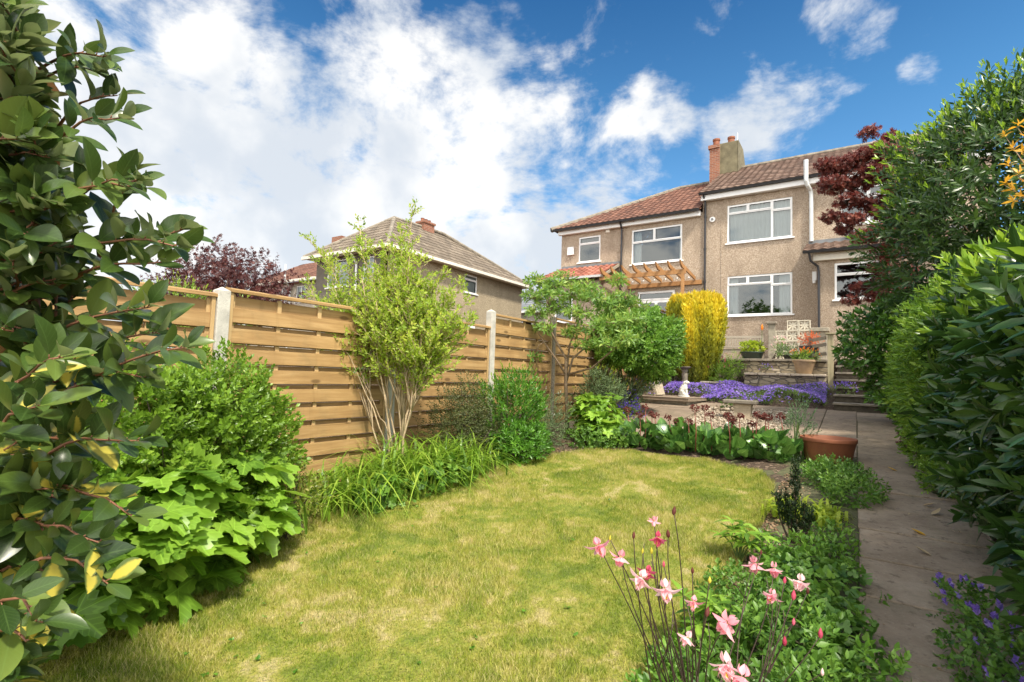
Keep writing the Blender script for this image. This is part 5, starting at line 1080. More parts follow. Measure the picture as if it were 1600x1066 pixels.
shrub('seedhead_plant', 'wiry upright plant with tiny pale flowers in front of the terrace wall', 'plant', (-2.45, 14.25, 1.45), [(-2.45, 14.2, 1.8, .22, .2, .42)], 330, 7, .16, .028, T_NEEDLE, LM['darksmall'], 78, .4, .6, 1.2, ntw=26, tipmat=PM['white'], tipfrac=.05, bark='stem_dark')
shrub('campanula_plant', 'tiny tuft of purple flowers growing on the terrace wall face', 'flowering plant', (-1.93, 14.5, 1.82), [(-1.93, 14.52, 1.86, .10, .06, .06)], 24, 5, .04, .02, T_ROUND2, LM['mat'], 79, .3, ntw=0, tipmat=PM['purple'], tipfrac=.8, tipk=5, tipL=.028)
shrub('marigold_flowers', 'orange and yellow flowers growing in the tan pot', 'flowers', (-1.05, 14.2, 2.04), [(-1.05, 14.2, 2.14, .26, .22, .12)], 190, 7, .08, .04, T_LANCE2, LM['box'], 80, .3, ntw=0, tipmat=PM['orange'], tipfrac=.30, tipk=8, tipL=.030)
shrub('coppery_shrub', 'coppery orange leaved plant growing in the square black planter', 'plant', (-1.0, 15.1, 2.44), [(-.98, 15.1, 2.60, .24, .2, .17)], 130, 8, .10, .045, T_LANCE2, PM['coppery'], 81, .4, ntw=0, bark='bark')
shrub('pot_foliage', 'pale green leaves filling the dark green glazed bowl', 'plant', (-2.55, 16.4, 2.36), [(-2.55, 16.4, 2.5, .30, .26, .15)], 160, 7, .08, .06, T_ROUND2, LM['lime'], 82, .3, ntw=0)
shrub('azalea_plant', 'small plant with pink blooms in front of the block screen', 'flowering plant', (-1.85, 15.6, 2.1), [(-1.72, 15.7, 2.42, .14, .14, .25)], 90, 7, .1, .05, T_LANCE2, LM['bush'], 83, .4, ntw=8, tipmat=PM['palepink'], tipfrac=.35, tipk=5, tipL=.05)
shrub('trough_plant', 'trailing green leaves growing in the small low black pot', 'plant', (-1.45, 15.2, 2.2), [(-1.46, 15.15, 2.33, .24, .2, .14)], 110, 6, .1, .06, T_LANCE2, LM['grey'], 84, .4, ntw=0)
rr_ = empty('red_hot_poker', (-2.45, 17.4, 2.1), 'single tall stem with a red flower spike beside the bench', 'flower'); MB().tube([(-2.45, 17.4, 2.1), (-2.42, 17.4, 3.15)], .008, 5).build('stem', M['stemgreen'], rr_); MB().lathe([(0, -.02), (.035, .03), (.03, .12), (0, .19)], (-2.42, 17.4, 3.12), 10).build('flower_spike', PM['orange'], rr_, smooth=True)
shrub('edge_plant', 'small plant with pale cobbles round it at the back of the gravel', 'plant', (-2.1, 11.3, .92), [(-2.1, 11.3, 1.0, .28, .15, .10)], 110, 6, .06, .035, T_ROUND2, LM['mat'], 85, .3, ntw=0)
# bergenia row
def bergenia():
    rs = np.random.RandomState(91); lab = ['left end', 'second from left', 'middle', 'second from right', 'right end']
    for i, x in enumerate(np.linspace(-2.45, -.85, 5)):
        y = 6.98+.02*i; root = empty('bergenia', (x, y, .56), 'broad leaved bergenia clump with maroon stalks, %s of the row edging the lawn' % lab[i], 'bergenia', 'bergenia row at the end of the lawn')
        P, A = on_blobs(rs, [(x, y, .71, .27, .28, .18)], 92, .25, 1., .56, .1)
        D = norm(A*np.array([1, 1, .5])+np.array([0, 0, .75])+rs.normal(size=A.shape)*.3); Nn = norm(A+np.array([0, 0, .5])+rs.normal(size=A.shape)*.35)
        leafmesh('leaves', LM['berg'], root, T_ROUND, P-D*.06, D, Nn, .17*(.6+.6*rs.random(len(P))), rs.random(len(P)), rs, .3, .3, True, 1.0)
        for j in range(4):
            bx, by = x+rs.normal()*.13, y+rs.normal()*.13; h = .78+.26*rs.random()+.06; tp = (bx+rs.normal()*.03, by-.02, h+.06)
            sm = MB().tube([(bx, by, .6), ((bx+tp[0])/2+.01, by, .5*(.6+tp[2])), tp], [.007, .006, .005], 5).build('flower_stalk', M['stem_red'], root, smooth=True)
            q = np.array(tp)+sph(rs, 26)*np.array([.045, .045, .03]); P2, D2, N2, L2, _ = on_shoots(rs, q, sph(rs, 26)*.6, 4, .01, .022, 1., .2)
            leafmesh('flower_head', PM['maroon'], sm, T_ROUND2, P2, D2, N2, L2, rs.random(len(P2)), rs)
bergenia()
shrub('pot_sprig', 'upright grey green sprig growing behind the terracotta pot', 'plant', (-.62, 7.35, .58), [(-.60, 7.35, .98, .12, .12, .22)], 70, 12, .16, .035, T_LANCE2, LM['matgrey'], 92, .4, .6, 1.3, ntw=10, bark='stemgreen')
# --- bed beside the path
def low(name, label, blobs, n, k, L, tpl, mat, seed, shoot=.08, opn=1.1, up=.5, cat='plant', **kw):
    b = blobs[0]; return shrub(name, label, cat, (b[0], b[1], gz(b[1])), blobs, n, k, shoot, L, tpl, LM[mat] if isinstance(mat, str) else mat, seed, .3, opn, up, zmin=gz(b[1])-.02, ntw=kw.pop('ntw', 0), **kw)
low('periwinkle_cover', 'mat of grey green oval leaves between the terracotta pot and the path', [(-.2, 6.2, .56, .30, .42, .13), (-.05, 5.6, .52, .22, .35, .12)], 560, 6, .040, T_O2, 'cover', 101, bark='stemgreen')
low('fern_patch', 'feathery bright green foliage at the corner of the lawn and bergenias', [(-.55, 6.1, .55, .2, .4, .13), (-.4, 6.55, .6, .25, .2, .12)], 420, 9, .035, T_NEEDLE, 'hebe', 102, shoot=.12, opn=.8)
strap('hosta_clump', 'yellow green grassy leaved clump left of the dwarf conifer', (-.5, 4.95, .39), 90, .24, 103, 'lime', 1.3, .14, 1.2)
strap('hosta_clump', 'yellow green grassy leaved clump right of the dwarf conifer', (-.22, 4.95, .39), 90, .24, 104, 'lime', 1.4, .13, 1.2)
def dwarf():
    rs = np.random.RandomState(105); b = onG(1243, 848); base = (float(b[0]), float(b[1]), .08*float(b[1])-.02); root = empty('dwarf_conifer', base, 'small upright black green conifer with bare stems standing in the bed', 'dwarf conifer')
    mb = MB(); P = []; A = []
    for dx, dy, h in ((0, 0, .60), (-.07, .02, .36), (.06, -.02, .30), (-.03, -.04, .30), (.10, .03, .26), (-.12, 0, .34)):
        tp = np.array(base)+np.array([dx, dy, h]); b_ = np.array(base)+np.array([dx*.25, dy*.25, 0]); mb.tube([tuple(b_), tuple((b_+tp)/2+np.array([dx*.2, 0, 0])), tuple(tp)], [.009, .007, .003], 5)
        m = int(h*330); t = .38+.62*rs.random(m); p = b_+(tp-b_)*t[:, None]+rs.normal(size=(m, 3))*np.array([.016, .016, .01]); P.append(p); A.append(norm(sph(rs, m)*.6+np.array([0, 0, 1.])))
    mb.build('stem', M['stem_dark'], root); P = np.concatenate(P); A = np.concatenate(A); PP, D, Nn, LL, t = on_shoots(rs, P, A, 8, .03, .016, .8, .3); leafmesh('foliage', LM['dwarf'], root, T_O2, PP, D, Nn, LL, rs.random(len(PP)), rs)
dwarf()
def palmate(name, label, base, n, L, seed, h=.3, mat='lobe'):
    rs = np.random.RandomState(seed); root = empty(name, base, label, 'plant'); b = np.array(base); cs = []; mb = MB()
    for i in range(n):
        a = rs.random()*6.28; q = b+np.array([math.cos(a)*h*.6*rs.random(), math.sin(a)*h*.6*rs.random(), h*(.55+.5*rs.random())]); cs.append(q); mb.tube([tuple(b), tuple((b+q)/2+np.array([0, 0, .04])), tuple(q)], [.005, .004, .003], 5)
    mb.build('stem', M['stemgreen'], root); cs = np.array(cs); an = (np.arange(8)[None]*.785+rs.random((n, 1))*6); D = np.stack([np.cos(an), np.sin(an), .15+rs.normal(size=an.shape)*.2], 2).reshape(-1, 3)
    leafmesh('leaflets', LM[mat], root, T_LANCE, np.repeat(cs, 8, 0), D, np.array([0, 0, 1.])+rs.normal(size=D.shape)*.15, L*(.75+.4*rs.random(n*8)), rs.random(n*8), rs, .4, .35)
palmate('hellebore_plant', 'palmate leaved plant at the lawn edge near the dwarf conifer', (-.66, 3.75, .29), 9, .11, 106, .24)
palmate('lupin_plant', 'palmate light green leaf cluster at the lawn edge between the pink flowers', (-.62, 2.62, .2), 10, .11, 107, .24)
low('strawberry_cover', 'low patch of bright three part leaves along the right edge of the bed', [(-.25, 3.55, .33, .28, .42, .10), (-.2, 2.95, .3, .3, .4, .13)], 460, 3, .055, T_LOBE3, 'cover', 108, shoot=.05, opn=1.3)
low('geranium_plant', 'large mound of small green leaves beside the path in the near bed', [(-.28, 2.55, .30, .28, .38, .18), (-.15, 2.05, .26, .26, .26, .19), (-.47, 2.1, .25, .2, .26, .12)], 720, 5, .042, T_O4, 'cover', 109, shoot=.10, ntw=24, bark='stemgreen')
low('mint_cover', 'dark small leaved ground cover at lawn edge left of the near bed', [(-.58, 3.1, .30, .14, .4, .07)], 300, 5, .028, T_ROUND2, 'cover', 110)
low('columbine_leaves', 'rounded light green scalloped leaves at the bottom edge of the bed', [(-.55, 1.85, .22, .22, .3, .12), (-.3, 1.7, .2, .3, .25, .12)], 260, 3, .075, T_LOBE, 'bush', 111, shoot=.05, opn=1.3)
shrub('trailing_sprig', 'leafy sprig leaning out of the bed over the path', 'plant', (-.1, 2.5, .22), [(.05, 2.42, .42, .10, .12, .06)], 26, 6, .09, .036, T_O4, LM['bush'], 112, .4, 1., -.2, ntw=5, bark='stemgreen')
low('wild_strawberry', 'loose low greenery filling the middle of the bed between hellebore and path', [(-.35, 3.9, .36, .3, .35, .08), (-.15, 4.3, .38, .14, .4, .07)], 330, 4, .045, T_O4, 'bush', 113, shoot=.06, opn=1.2)
low('violet_cover', 'sprawling small leaved greenery along the lawn edge of the near bed', [(-.62, 2.2, .22, .14, .6, .09), (-.6, 1.6, .17, .16, .4, .1)], 420, 5, .036, T_O4, 'bush', 114, shoot=.07, opn=1.1)
# columbines: wiry branching stems, nodding spurred flowers
def flower_at(root_stem, c, dr, s, rs, mat, up=False):
    """columbine bloom: five spurred petals round a bell and five spreading sepals"""
    c = np.array(c); dr = norm(np.array([dr], float))[0]; R1 = norm(np.cross(dr, [.3, .2, 1.])[None])[0]; R2 = np.cross(dr, R1); an = np.arange(5)*2*PI/5+rs.random()*2
    rd = np.cos(an)[:, None]*R1+np.sin(an)[:, None]*R2
    rd2 = np.cos(an+.6)[:, None]*R1+np.sin(an+.6)[:, None]*R2
    P = np.concatenate([c+rd*s*.04, c+rd2*s*.06, c+rd*s*.10, np.repeat((c-dr*s*.05)[None], 5, 0)+rd*s*.10])
    D = np.concatenate([dr*1.0+rd*.22, dr*1.0+rd2*.5, rd*1.0+dr*(.35+.3*rs.random((5, 1))), -dr*1.0+rd*.28]); Nn = np.concatenate([rd, rd2, dr+rd*0-.001*rd, rd]); L = np.concatenate([np.full(5, s*.66), np.full(5, s*.6), np.full(5, s*.66), np.full(5, s*.42)])
    return P, D, Nn, L
def columbine(label, base, flowers, seed, buds):
    rs = np.random.RandomState(seed); root = empty('columbine', base, label, 'columbine', 'pink columbines in the near bed'); b = np.array(base, float); mb = MB()
    flowers = [(x, y, dp, s*.78, k_) for x, y, dp, s, k_ in flowers]; buds = [(x, y, dp, s*.8, k_) for x, y, dp, s, k_ in buds]
    for x, y, dp, s, kind in flowers+buds:
        d = ray(x, y); q = CAM+d*dp; bb_ = b+rs.normal(size=3)*np.array([.03, .03, 0]); m1 = bb_*.6+q*.4; m1[:2] = bb_[:2]*.75+q[:2]*.25; m2 = q*.8+bb_*.2; m2[:2] += rs.normal(size=2)*.012
        ts = np.linspace(0, 1, 9)[:, None]; pts = (1-ts)**3*bb_+3*ts*(1-ts)**2*m1+3*ts**2*(1-ts)*m2+ts**3*q; wv = np.sin(np.linspace(0, PI, 9)*(1+rs.randint(2)))[:, None]; pts += wv*rs.normal(size=3)*np.array([.014, .014, 0])
        mb.tube([tuple(p) for p in pts], list(np.linspace(.0030, .0013, 9)), 5)
        if rs.random() < .7:
            t = rs.randint(4, 7); o = pts[t]+np.array([rs.normal()*.03, rs.normal()*.03, .09+.05*rs.random()]); mb.tube([tuple(pts[t]), tuple((pts[t]+o)/2+np.array([.006, 0, 0])), tuple(o)], [.0022, .0016, .0012], 4); buds = buds
    st_ = mb.build('stem', M['stem_dark'], root, smooth=True)
    for x, y, dp, s, kind in flowers:
        q = CAM+ray(x, y)*dp; dr = np.array([rs.normal()*.35, -.35+rs.normal()*.35, -.75]); P, D, Nn, L = flower_at(None, q, dr, s, rs, None)
        leafmesh('flower', PM[kind], root, T_O4, P, D, Nn, L, np.clip(.5+rs.normal(size=20)*.3, 0, 1), rs, .7, .5, wid=1.35)
        MB().tube([tuple(q), tuple(q+norm(dr[None])[0]*s*.5)], [.003, .0045], 6).build('stamens', PM['yellow'], root)
    for x, y, dp, s, kind in buds:
        q = CAM+ray(x, y)*dp; MB().lathe([(0, -s*.3), (s*.14, -s*.12), (s*.17, s*.1), (s*.06, s*.4), (0, s*.5)], (0, 0, 0), 8, Matrix.Translation(tuple(q)) @ Matrix.Rotation(rad(rs.normal()*20), 4, 'X')).build('bud', PM[kind], root, smooth=True)
columbine('taller pink columbine with many wiry dark stems, in front of the lawn', tuple(float(v) for v in onG(1082, 1260)), [(935, 852, 1.42, .062, 'pink'), (970, 870, 1.42, .055, 'pink'), (1002, 903, 1.36, .064, 'palepink'), (1012, 893, 1.42, .050, 'magenta'), (1040, 920, 1.32, .066, 'palepink'), (1028, 840, 1.48, .050, 'magenta'), (1022, 813, 1.5, .035, 'pink'), (1138, 974, 1.25, .070, 'pink'), (1134, 1038, 1.12, .068, 'palepink'), (1160, 1058, 1.08, .065, 'pink'), (1074, 996, 1.24, .045, 'palepink'), (1084, 940, 1.3, .042, 'pink')], 121,
          [(1053, 800, 1.45, .045, 'maroon'), (1044, 836, 1.45, .045, 'maroon'), (990, 838, 1.4, .035, 'maroon'), (1018, 862, 1.4, .03, 'yellow'), (953, 842, 1.4, .025, 'yellow'), (1109, 908, 1.3, .03, 'yellow'), (1105, 958, 1.28, .045, 'maroon'), (1082, 893, 1.3, .03, 'maroon'), (1037, 883, 1.38, .03, 'magenta'), (1004, 862, 1.4, .025, 'yellow')])
columbine('shorter pink columbine growing among the mound of leaves beside the path', (-.36, 1.95, .16), [(1178, 880, 1.95, .075, 'pink'), (1209, 888, 1.9, .065, 'pink'), (1250, 908, 1.85, .072, 'palepink'), (1206, 930, 1.8, .062, 'pink')], 122,
          [(1240, 932, 1.8, .06, 'magenta'), (1189, 864, 1.95, .035, 'maroon'), (1226, 908, 1.85, .045, 'magenta'), (1282, 992, 1.65, .055, 'magenta'), (1226, 1004, 1.6, .05, 'magenta'), (1240, 973, 1.7, .04, 'magenta'), (1262, 925, 1.8, .04, 'maroon'), (1285, 1052, 1.5, .035, 'palepink')])
# --- right side hedges
rsw = lambda P: (P[:, 2]-1.6)*.8
def laurel(label, x0, x1, y0, y1, h, n, seed, L, tipfrac, face=.0, k=9):
    b = ((x0+x1)/2, (y0+y1)/2, gz((y0+y1)/2)); bl = []
    for i, y in enumerate(np.linspace(y0, y1, max(2, int((y1-y0)/.55)))):
        g_ = gz(y); bl += [(x0+.55, y, g_+h*.32, .50, .45, h*.34), (x0+.60, y+.2, g_+h*.66, .52, .5, h*.36)]
    return shrub('laurel_hedge', label, 'hedge', b, bl, n, k, .16, L, T_LANCE, LM['laurel'], seed, .22, 1.15, .25, .35, .2, 1.1, tipmat=LM['laurel_tip'], tipfrac=tipfrac, tipk=8, tipL=L*.72, ntw=40, bark='bark_dark', r0=.02, lumpy=.16, freq=2.5, tipwhere=rsw)
laurel('big dark glossy laurel hedge with fresh lime tips, nearest on the right of the path', .60, 1.8, 2.6, 6.6, 2.05, 2700, 131, .150, .13)
laurel('lower dark laurel branches sweeping down to the path edge at the near right', .60, 1.8, 1.5, 2.3, 1.75, 560, 132, .165, .06)
shrub('golden_hedge', 'bright yellow green narrow leaved hedge between the glossy laurel and steps bush', 'hedge', (.95, 8.0, .64), [(.88, 7.4, 1.5, .42, .8, .95), (.92, 8.3, 1.6, .48, .7, 1.0), (.98, 7.9, 2.2, .45, .8, .55)], 2100, 10, .13, .075, T_LANCE2, leafmat('leaf_golden_hedge', [(0, (.06, .15, .015)), (.5, (.15, .28, .025)), (1, (.34, .48, .06))], .4, .35), 133, .2, .9, .2, ntw=20, lumpy=.12)
shrub('viburnum_bush', 'mid green leafy bush leaning over the stone steps', 'bush', (.85, 10.6, .85), [(.62, 10.6, 2.25, .76, .85, .68), (.88, 10.6, 1.55, .62, .8, .72), (.9, 10.4, 2.5, .6, .6, .45)], 1500, 8, .14, .10, T_O4, LM['bush2'] if 'bush2' in LM else leafmat('leaf_viburnum', [(0, (.03, .085, .012)), (.5, (.075, .19, .02)), (1, (.17, .35, .04))], .33, .3, coat=.2), 134, .22, 1.0, .1, ntw=16, lumpy=.14, curl=.3)
shrub('evergreen_tree', 'tall dark evergreen tree with pale tips towering over the right hedge', 'tree', (2.4, 10.2, .8), [(2.2, 10.0, 4.2, 1.75, 1.5, 1.75), (1.4, 10.0, 3.6, 1.15, 1.2, 1.15), (3.2, 9.8, 4.9, 1.5, 1.4, 1.5), (1.75, 10.2, 4.6, 1.15, 1.1, 1.1), (3.5, 9.6, 3.2, 1.6, 1.4, 1.4), (2.2, 9.7, 2.9, 1.3, 1.1, 1.0)], 5200, 9, .22, .12, T_LANCE, LM['laurel2'] if 'laurel2' in LM else leafmat('leaf_evergreen', [(0, (.02, .05, .012)), (.5, (.055, .12, .022)), (1, (.13, .22, .045))], .35, .3, coat=.15), 135, .18, 1.0, .3, .3, .2, 1., tipmat=LM['laurel_tip'], tipfrac=.13, tipk=6, tipL=.085, ntw=60, bark='bark', r0=.05, lumpy=.14, freq=2.6, zmin=2.0, tipwhere=lambda P: (P[:, 2]-3.8)*.5-(P[:, 0]-1.8)*.45)
# yellow leaved spray at the right edge
def yspray():
    rs = np.random.RandomState(136); root = empty('golden_leaf_shrub', (2.1, 5.2, .4), 'bright golden yellow leaf sprays poking in at the upper right edge', 'shrub'); mb = MB(); P = []; A = []
    for (x, y), (x2, y2) in (((1640, 330), (1572, 215)), ((1650, 300), (1590, 200)), ((1640, 340), (1578, 262)), ((1660, 360), (1570, 290)), ((1650, 330), (1598, 240)), ((1660, 300), (1585, 315))):
        a = onX(x, y, 1.75)*1.; c = onX(x2, y2, 1.45)
        for q, w in ((a, c),):
            m = (q+w)/2+np.array([0, 0, .06]); mb.tube([(2.0, 5.3, 2.4), tuple(q), tuple(m), tuple(w)], [.012, .008, .006, .003], 5)
            for t in np.linspace(.1, 1, 5): P.append(q+(w-q)*t+np.array([0, 0, .05*math.sin(t*3)])); A.append(norm((w-q+rs.normal(size=3)*.25)[None])[0])
    mb.tube([(2.1, 5.2, .4), (2.05, 5.25, 1.5), (2.0, 5.3, 2.42)], [.03, .025, .014], 7)
    mb.build('stem', M['bark'], root); P = np.array(P); A = np.array(A); PP, D, Nn, LL, t = on_shoots(rs, P, A, 8, .05, .085, 1.1, .2); leafmesh('foliage', LM['yellowleaf'], root, T_LANCE, PP, D, Nn, LL, rs.random(len(PP)), rs, .3, .4)
yspray()
# red acer in front of the house
ab = (1.15, 12.6, 1.0)
al = [[ab, (1.0, 12.6, 2.2), px(1440, 440, 12.6), px(1410, 380, 12.6), px(1385, 300, 12.6), px(1395, 235, 12.6)], [px(1440, 440, 12.6), px(1390, 400, 12.6), px(1345, 375, 12.5), px(1310, 365, 12.5)], [px(1410, 380, 12.6), px(1370, 320, 12.6), px(1320, 285, 12.5), px(1290, 265, 12.5)], [px(1440, 440, 12.6), px(1400, 440, 12.4), px(1360, 450, 12.3), px(1330, 470, 12.3)]]
at_ = [(1358, 208, .16), (1392, 214, .14), (1380, 235, .26), (1345, 250, .30), (1310, 262, .30), (1292, 258, .18), (1300, 290, .28), (1340, 285, .34), (1375, 270, .3), (1400, 250, .26), (1325, 315, .22), (1360, 318, .22), (1300, 340, .18), (1330, 345, .20), (1385, 330, .30), (1375, 365, .26), (1350, 370, .20), (1320, 360, .14), (1390, 395, .3), (1400, 430, .34), (1375, 420, .18), (1345, 450, .16), (1370, 465, .2), (1410, 350, .34), (1410, 300, .34), (1385, 445, .26), (1400, 460, .3), (1330, 470, .12)]
treelike('red_maple', 'dark red Japanese maple spreading in front of the right upstairs window', 'tree', ab, al, [(*px(x, y, 12.5+.15*math.sin(x)), r*1.1, int(125*(r/.25)**1.6)) for x, y, r in at_], LM['acer'], .075, 5, 141, T_ACER, 'bark_dark', .05, shoot=.06, flat=.5, opn=1.2)
# --- low plants on the right of the path
shrub('campanula_plant', 'purple bellflower clump at the near right edge of the path', 'flowering plant', (.62, 2.9, .23), [(.50, 3.0, .33, .17, .42, .14), (.52, 2.35, .28, .19, .38, .14), (.46, 3.6, .36, .09, .28, .08)], 620, 6, .07, .028, T_ROUND2, LM['cover'], 151, .35, 1.1, .5, ntw=14, tipmat=PM['purple'], tipfrac=.14, tipk=5, tipL=.024, bark='stem_dark', zmin=.16)
shrub('campanula_plant', 'small bellflower tuft on the right path edge further up, below the laurel', 'flowering plant', (.62, 4.6, .37), [(.54, 4.7, .47, .13, .45, .13)], 260, 6, .07, .028, T_NEEDLE, LM['mat'], 152, .35, ntw=0, tipmat=PM['violet'], tipfrac=.08, tipk=5, tipL=.02)
shrub('saxifrage_plant', 'small yellowish leaved plant beside the path near the dark purple leaves', 'plant', (.66, 6.4, .51), [(.64, 6.3, .66, .14, .32, .16)], 260, 7, .07, .026, T_ROUND2, LM['lime2'] if 'lime2' in LM else LM['box'], 153, .3, ntw=0)
shrub('heuchera_plant', 'dark purple leaved plant on the right edge of the path', 'plant', (.62, 8.3, .66), [(.62, 8.3, .82, .15, .25, .14)], 120, 4, .07, .05, T_LOBE, LM['heuch'], 154, .3, ntw=0)
shrub('euonymus_plant', 'leafy green and yellow plant below the golden hedge at the path edge', 'plant', (.68, 7.2, .58), [(.66, 7.2, .85, .2, .4, .26)], 330, 8, .08, .04, T_O2, LM['box'], 155, .3, ntw=0)
# --- beyond the fence
def bigtree(name, label, base, blobs, n, k, L, tpl, mat, seed, bark='bark', shoot=.2, **kw):
    return shrub(name, label, 'tree', base, blobs, n, k, shoot, L, tpl, LM[mat], seed, .28, 1.1, .2, ntw=40, bark=bark, r0=.07, zmin=1.6, **kw)
bigtree('purple_tree', 'dark red leaved round tree beyond the fence on the left', (-12.6, 6.0, .4), [(-13.0, 6.0, 3.55, .95, .9, .75), (-11.7, 6.1, 3.35, 1.0, .9, .62), (-12.6, 5.8, 2.7, 1.9, 1.2, .8), (-10.9, 6.2, 2.9, .5, .6, .4), (-13.9, 5.9, 3.0, .7, .7, .5)], 2600, 6, .085, T_ACER, 'purple', 161, lumpy=.3, freq=3.5)
shrub('lime_bush', 'lime green feathery bush showing above the fence near the glossy shrub', 'bush', (-9.3, 3.9, .3), [(-9.5, 3.85, 2.35, .9, .6, .42), (-8.9, 4.3, 2.1, .7, .5, .35), (-9.3, 4.0, 1.5, 1.2, .8, .8)], 1300, 8, .16, .055, T_LANCE2, LM['box'], 162, .25, ntw=16, tipmat=LM['lime'], tipfrac=.2)
bigtree('broadleaf_tree', 'large dark tree seen only as a reflection in the downstairs window', (-7.2, -12, -.8), [(-7.2, -12, 6.6, 2.3, 2, 2.1), (-4.6, -12, 6.0, 1.8, 1.8, 1.9), (-9.5, -12.5, 5.4, 2, 2, 2)], 1500, 6, .26, T_O2, 'bush', 163, lumpy=.3)
# --- glossy large leaved shrub close on the left
def elaeagnus():
    rs = np.random.RandomState(171); base = (-2.15, .10, .0); root = empty('elaeagnus_shrub', base, 'glossy large leaved shrub with silvery undersides filling the left edge', 'shrub')
    def pt(x, y, d): return CAM+ray(x, y)*d
    mb = MB(); LP, LD, LN, LL, LR = [], [], [], [], []; BP, BD, BN, BL = [], [], [], []
    def twig(p0, p1, r=.006, sp=.030, L=.118, sag=.03, brown=0.):
        p0, p1 = np.array(p0), np.array(p1); ln = np.linalg.norm(p1-p0); n = 7; ts = np.linspace(0, 1, n)[:, None]; pts = p0+(p1-p0)*ts+np.array([0, 0, 1])*sag*np.sin(ts*PI)+rs.normal(size=(n, 3))*.004
        mb.tube([tuple(p) for p in pts], list(np.linspace(r, .0018, n)), 6); m = max(3, int(ln/sp)); ax = norm((p1-p0)[None])[0]
        for j in range(m+2):
            t = min(1, .12+.88*(j+.5)/m); p = np.array([np.interp(t, ts[:, 0], pts[:, i]) for i in range(3)]); a = j*2.4+rs.random()*.6; R1 = norm(np.cross(ax, [.2, .1, 1.])[None])[0]; R2 = np.cross(ax, R1); rd = math.cos(a)*R1+math.sin(a)*R2
            op = .95-.55*t+rs.normal()*.15; d = math.cos(op)*ax+math.sin(op)*rd+np.array([0, 0, .12]); nn = math.sin(op)*ax-math.cos(op)*rd+np.array([0, 0, .9])+rs.normal(size=3)*.2
            l = L*(.62+.5*rs.random())*(1-.25*(t > .92)); d = norm(d[None])[0]; q = p+d*.012; mb.tube([tuple(p), tuple(q)], [.0018, .0015], 4)
            if rs.random() < brown: BP.append(q); BD.append(d+np.array([0, 0, -.3])); BN.append(nn); BL.append(l*1.1)
            else: LP.append(q); LD.append(d); LN.append(nn); LL.append(l)
    # main limbs rising out of frame at left, and twigs into view
    limbs = [[(-2.25, .10, 0), (-2.25, .2, .7), (-2.25, .25, 1.3), (-2.2, .25, 2.0), (-2.1, .2, 2.8)], [(-2.25, .10, 0), (-2.15, .3, .5), (-2.1, .42, .9), (-2.05, .48, 1.4), (-2.0, .42, 2.0)], [(-2.25, .1, 0), (-2.35, .4, .6), (-2.3, .5, 1.2), (-2.3, .5, 1.9), (-2.2, .4, 2.5)]]
    for l in limbs: mb.tube(l, [.018, .015, .012, .009, .005], 8)
    def lim(z):
        l = limbs[rs.randint(3)]; return np.array([np.interp(z, [q[2] for q in l], [q[i] for q in l]) for i in range(3)])
    # hand placed twigs seen against the sky and the fence
    for (x0, y0, d0), (x1, y1, d1) in (((60, 110, 1.6), (165, 90, 1.45)), ((60, 130, 1.6), (150, 110, 1.5)), ((80, 200, 1.6), (175, 150, 1.5)), ((70, 230, 1.5), (185, 185, 1.35)), ((50, 340, 1.5), (205, 280, 1.25)), ((90, 320, 1.5), (215, 290, 1.3)), ((60, 400, 1.5), (275, 385, 1.25)), ((110, 440, 1.55), (285, 360, 1.35)), ((90, 450, 1.5), (250, 410, 1.3)), ((150, 420, 1.5), (200, 275, 1.4)),
                                         ((60, 540, 1.5), (235, 480, 1.25)), ((120, 580, 1.5), (240, 520, 1.3)), ((70, 640, 1.4), (290, 540, 1.2)), ((80, 600, 1.5), (225, 590, 1.25)), ((60, 720, 1.4), (215, 690, 1.2)), ((20, 760, 1.4), (200, 800, 1.2)), ((40, 880, 1.3), (165, 910, 1.15)), ((10, 820, 1.4), (150, 850, 1.2)), ((0, 640, 1.3), (95, 560, 1.1)), ((-30, 700, 1.2), (60, 640, 1.05)), ((-40, 960, 1.1), (60, 970, .98)), ((-30, 1010, 1.1), (45, 1000, 1.0))):
        twig(pt(x0, y0, d0), pt(x1, y1, d1), .005, .030, .105)
    for i in range(235):
        y = rs.random()*1080-20; xe = np.interp(y, [0, 100, 200, 300, 450, 600, 750, 900, 1066], [45, 65, 85, 105, 135, 140, 140, 120, 50]); x = xe*rs.random()**.7-15; d = 1.30+.75*rs.random(); e = pt(x, y, d); a = lim(max(.1, min(2.7, e[2]-.1+rs.normal()*.1)))
        s = a+(e-a)*.25; twig(s, e, .006, .030, .118, .02, .015)
    st_ = mb.build('branches', M['twig_red'], root, smooth=True); LP = np.array(LP); n = len(LP)
    LD, LN, LL = np.array(LD), np.array(LN), np.array(LL); yv = rs.random(n) < np.interp(LP[:, 2], [.9, 1.3, 1.6], [.26, .12, .0])
    for nm, mk, q in (('foliage', 'eucal', ~yv), ('variegated_leaves', 'eucal_y', yv)): leafmesh(nm, LM[mk], root, T_BIG, LP[q], LD[q], LN[q], LL[q], rs.random(q.sum()), rs, .35, .3, wid=.98)
    leafmesh('withered_leaves', LM['brownleaf'], root, T_BIG, np.array(BP), np.array(BD), np.array(BN), np.array(BL)*.85, rs.random(len(BP)), rs, .9, .5)
elaeagnus()
rs = np.random.RandomState(301); nl = 260; Yl = .6+9*rs.random(nl); Xl = np.where(rs.random(nl) < .55, .60+.12*rs.normal(size=nl)*.6, rs.random(nl)*.78); Xl = np.clip(Xl, .02, .77)
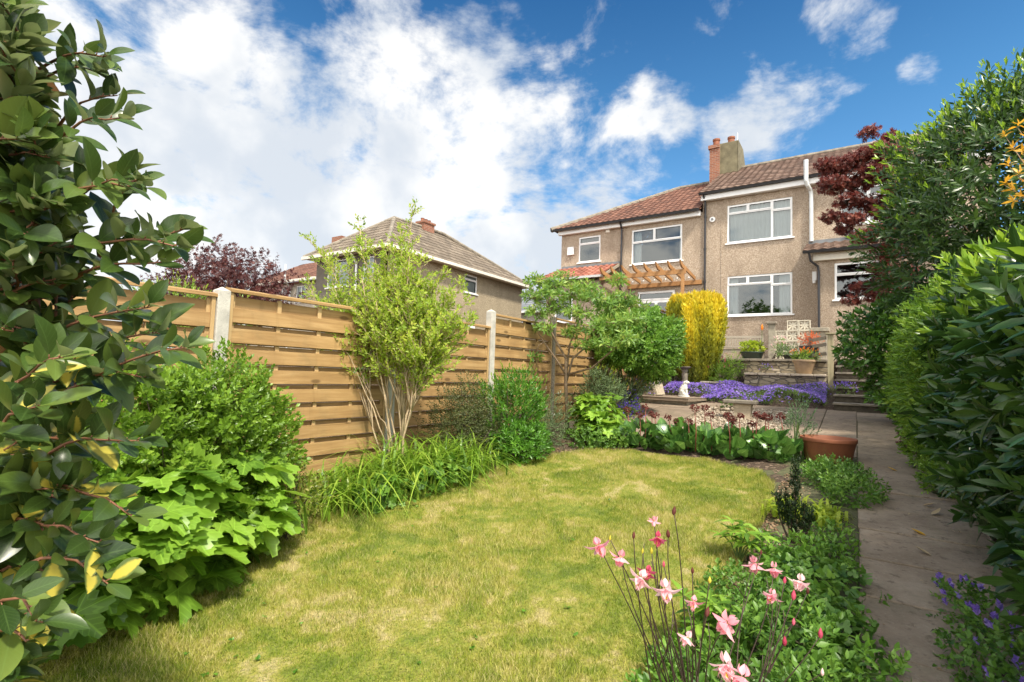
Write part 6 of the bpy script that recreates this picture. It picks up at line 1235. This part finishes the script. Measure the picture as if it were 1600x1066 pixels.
o = leafmesh('leaf_litter', LM['fallen'], None, T_O2, np.stack([Xl, Yl, .08*Yl+.037], 1), np.stack([np.cos(Yl*99), np.sin(Yl*99), .08+0*Yl], 1), np.array([0, 0, 1.])+rs.normal(size=(nl, 3))*.2, .006+.022*rs.random(nl)**2, rs.random(nl), rs, .4, .4); tag(o, 'small bits of dry leaf and twig scattered over the path slabs', 'leaf litter', kind='stuff')
nl = 90; Yl = .8+5.4*rs.random(nl)**1.3; a_, b_ = lx(Yl); Xl = a_+(b_-a_)*rs.random(nl)
o = leafmesh('lawn_weeds', LM['hebe'], None, T_ROUND2, np.repeat(np.stack([Xl, Yl, .08*Yl+.02], 1), 4, 0), np.concatenate([np.stack([np.cos(q), np.sin(q), .35+0*q], 1)[None] for q in (rs.random(nl)*6,)]*4).transpose(1, 0, 2).reshape(-1, 3)+rs.normal(size=(nl*4, 3))*.8*np.array([1, 1, .1]), np.array([0, 0, 1.])+rs.normal(size=(nl*4, 3))*.2, .012+.014*rs.random(nl*4), rs.random(nl*4), rs, .3, .2); tag(o, 'small broad leaved weeds and clover growing in the lawn', 'lawn weeds', kind='stuff')
# --- fallen leaves on the path
for i, (x, y, l) in enumerate([(1402, 741, 'long yellow fallen leaf on the path, farthest of those lying there'), (1442, 797, 'small cream fallen leaf at the right path edge beside the laurel'), (1455, 811, 'curled brown fallen leaf at the right path edge'), (1447, 845, 'broad yellow fallen leaf on the middle of the path'), (1455, 876, 'strip of pale fallen leaf debris at the right of the path'), (1518, 1050, 'pale fallen leaf at the bottom right of the path')]):
    g_ = onG(x, y); c = np.array([g_[0], g_[1], .08*g_[1]+.036]); rs = np.random.RandomState(200+i); a = rs.random()*3
    o = leafmesh('fallen_leaf', LM['yellowleaf'] if i in (0, 3) else LM['fallen'] if 'fallen' in LM else LM['brownleaf'], None, T_O4, c[None], np.array([[math.cos(a), math.sin(a), .05]]), np.array([[0, .1, 1.]]), np.array([.09 if i != 3 else .10]), np.array([.8]), rs, .5, -.4, wid=1.1)
    tag(o, l, 'fallen leaf', 'fallen leaves on the path')
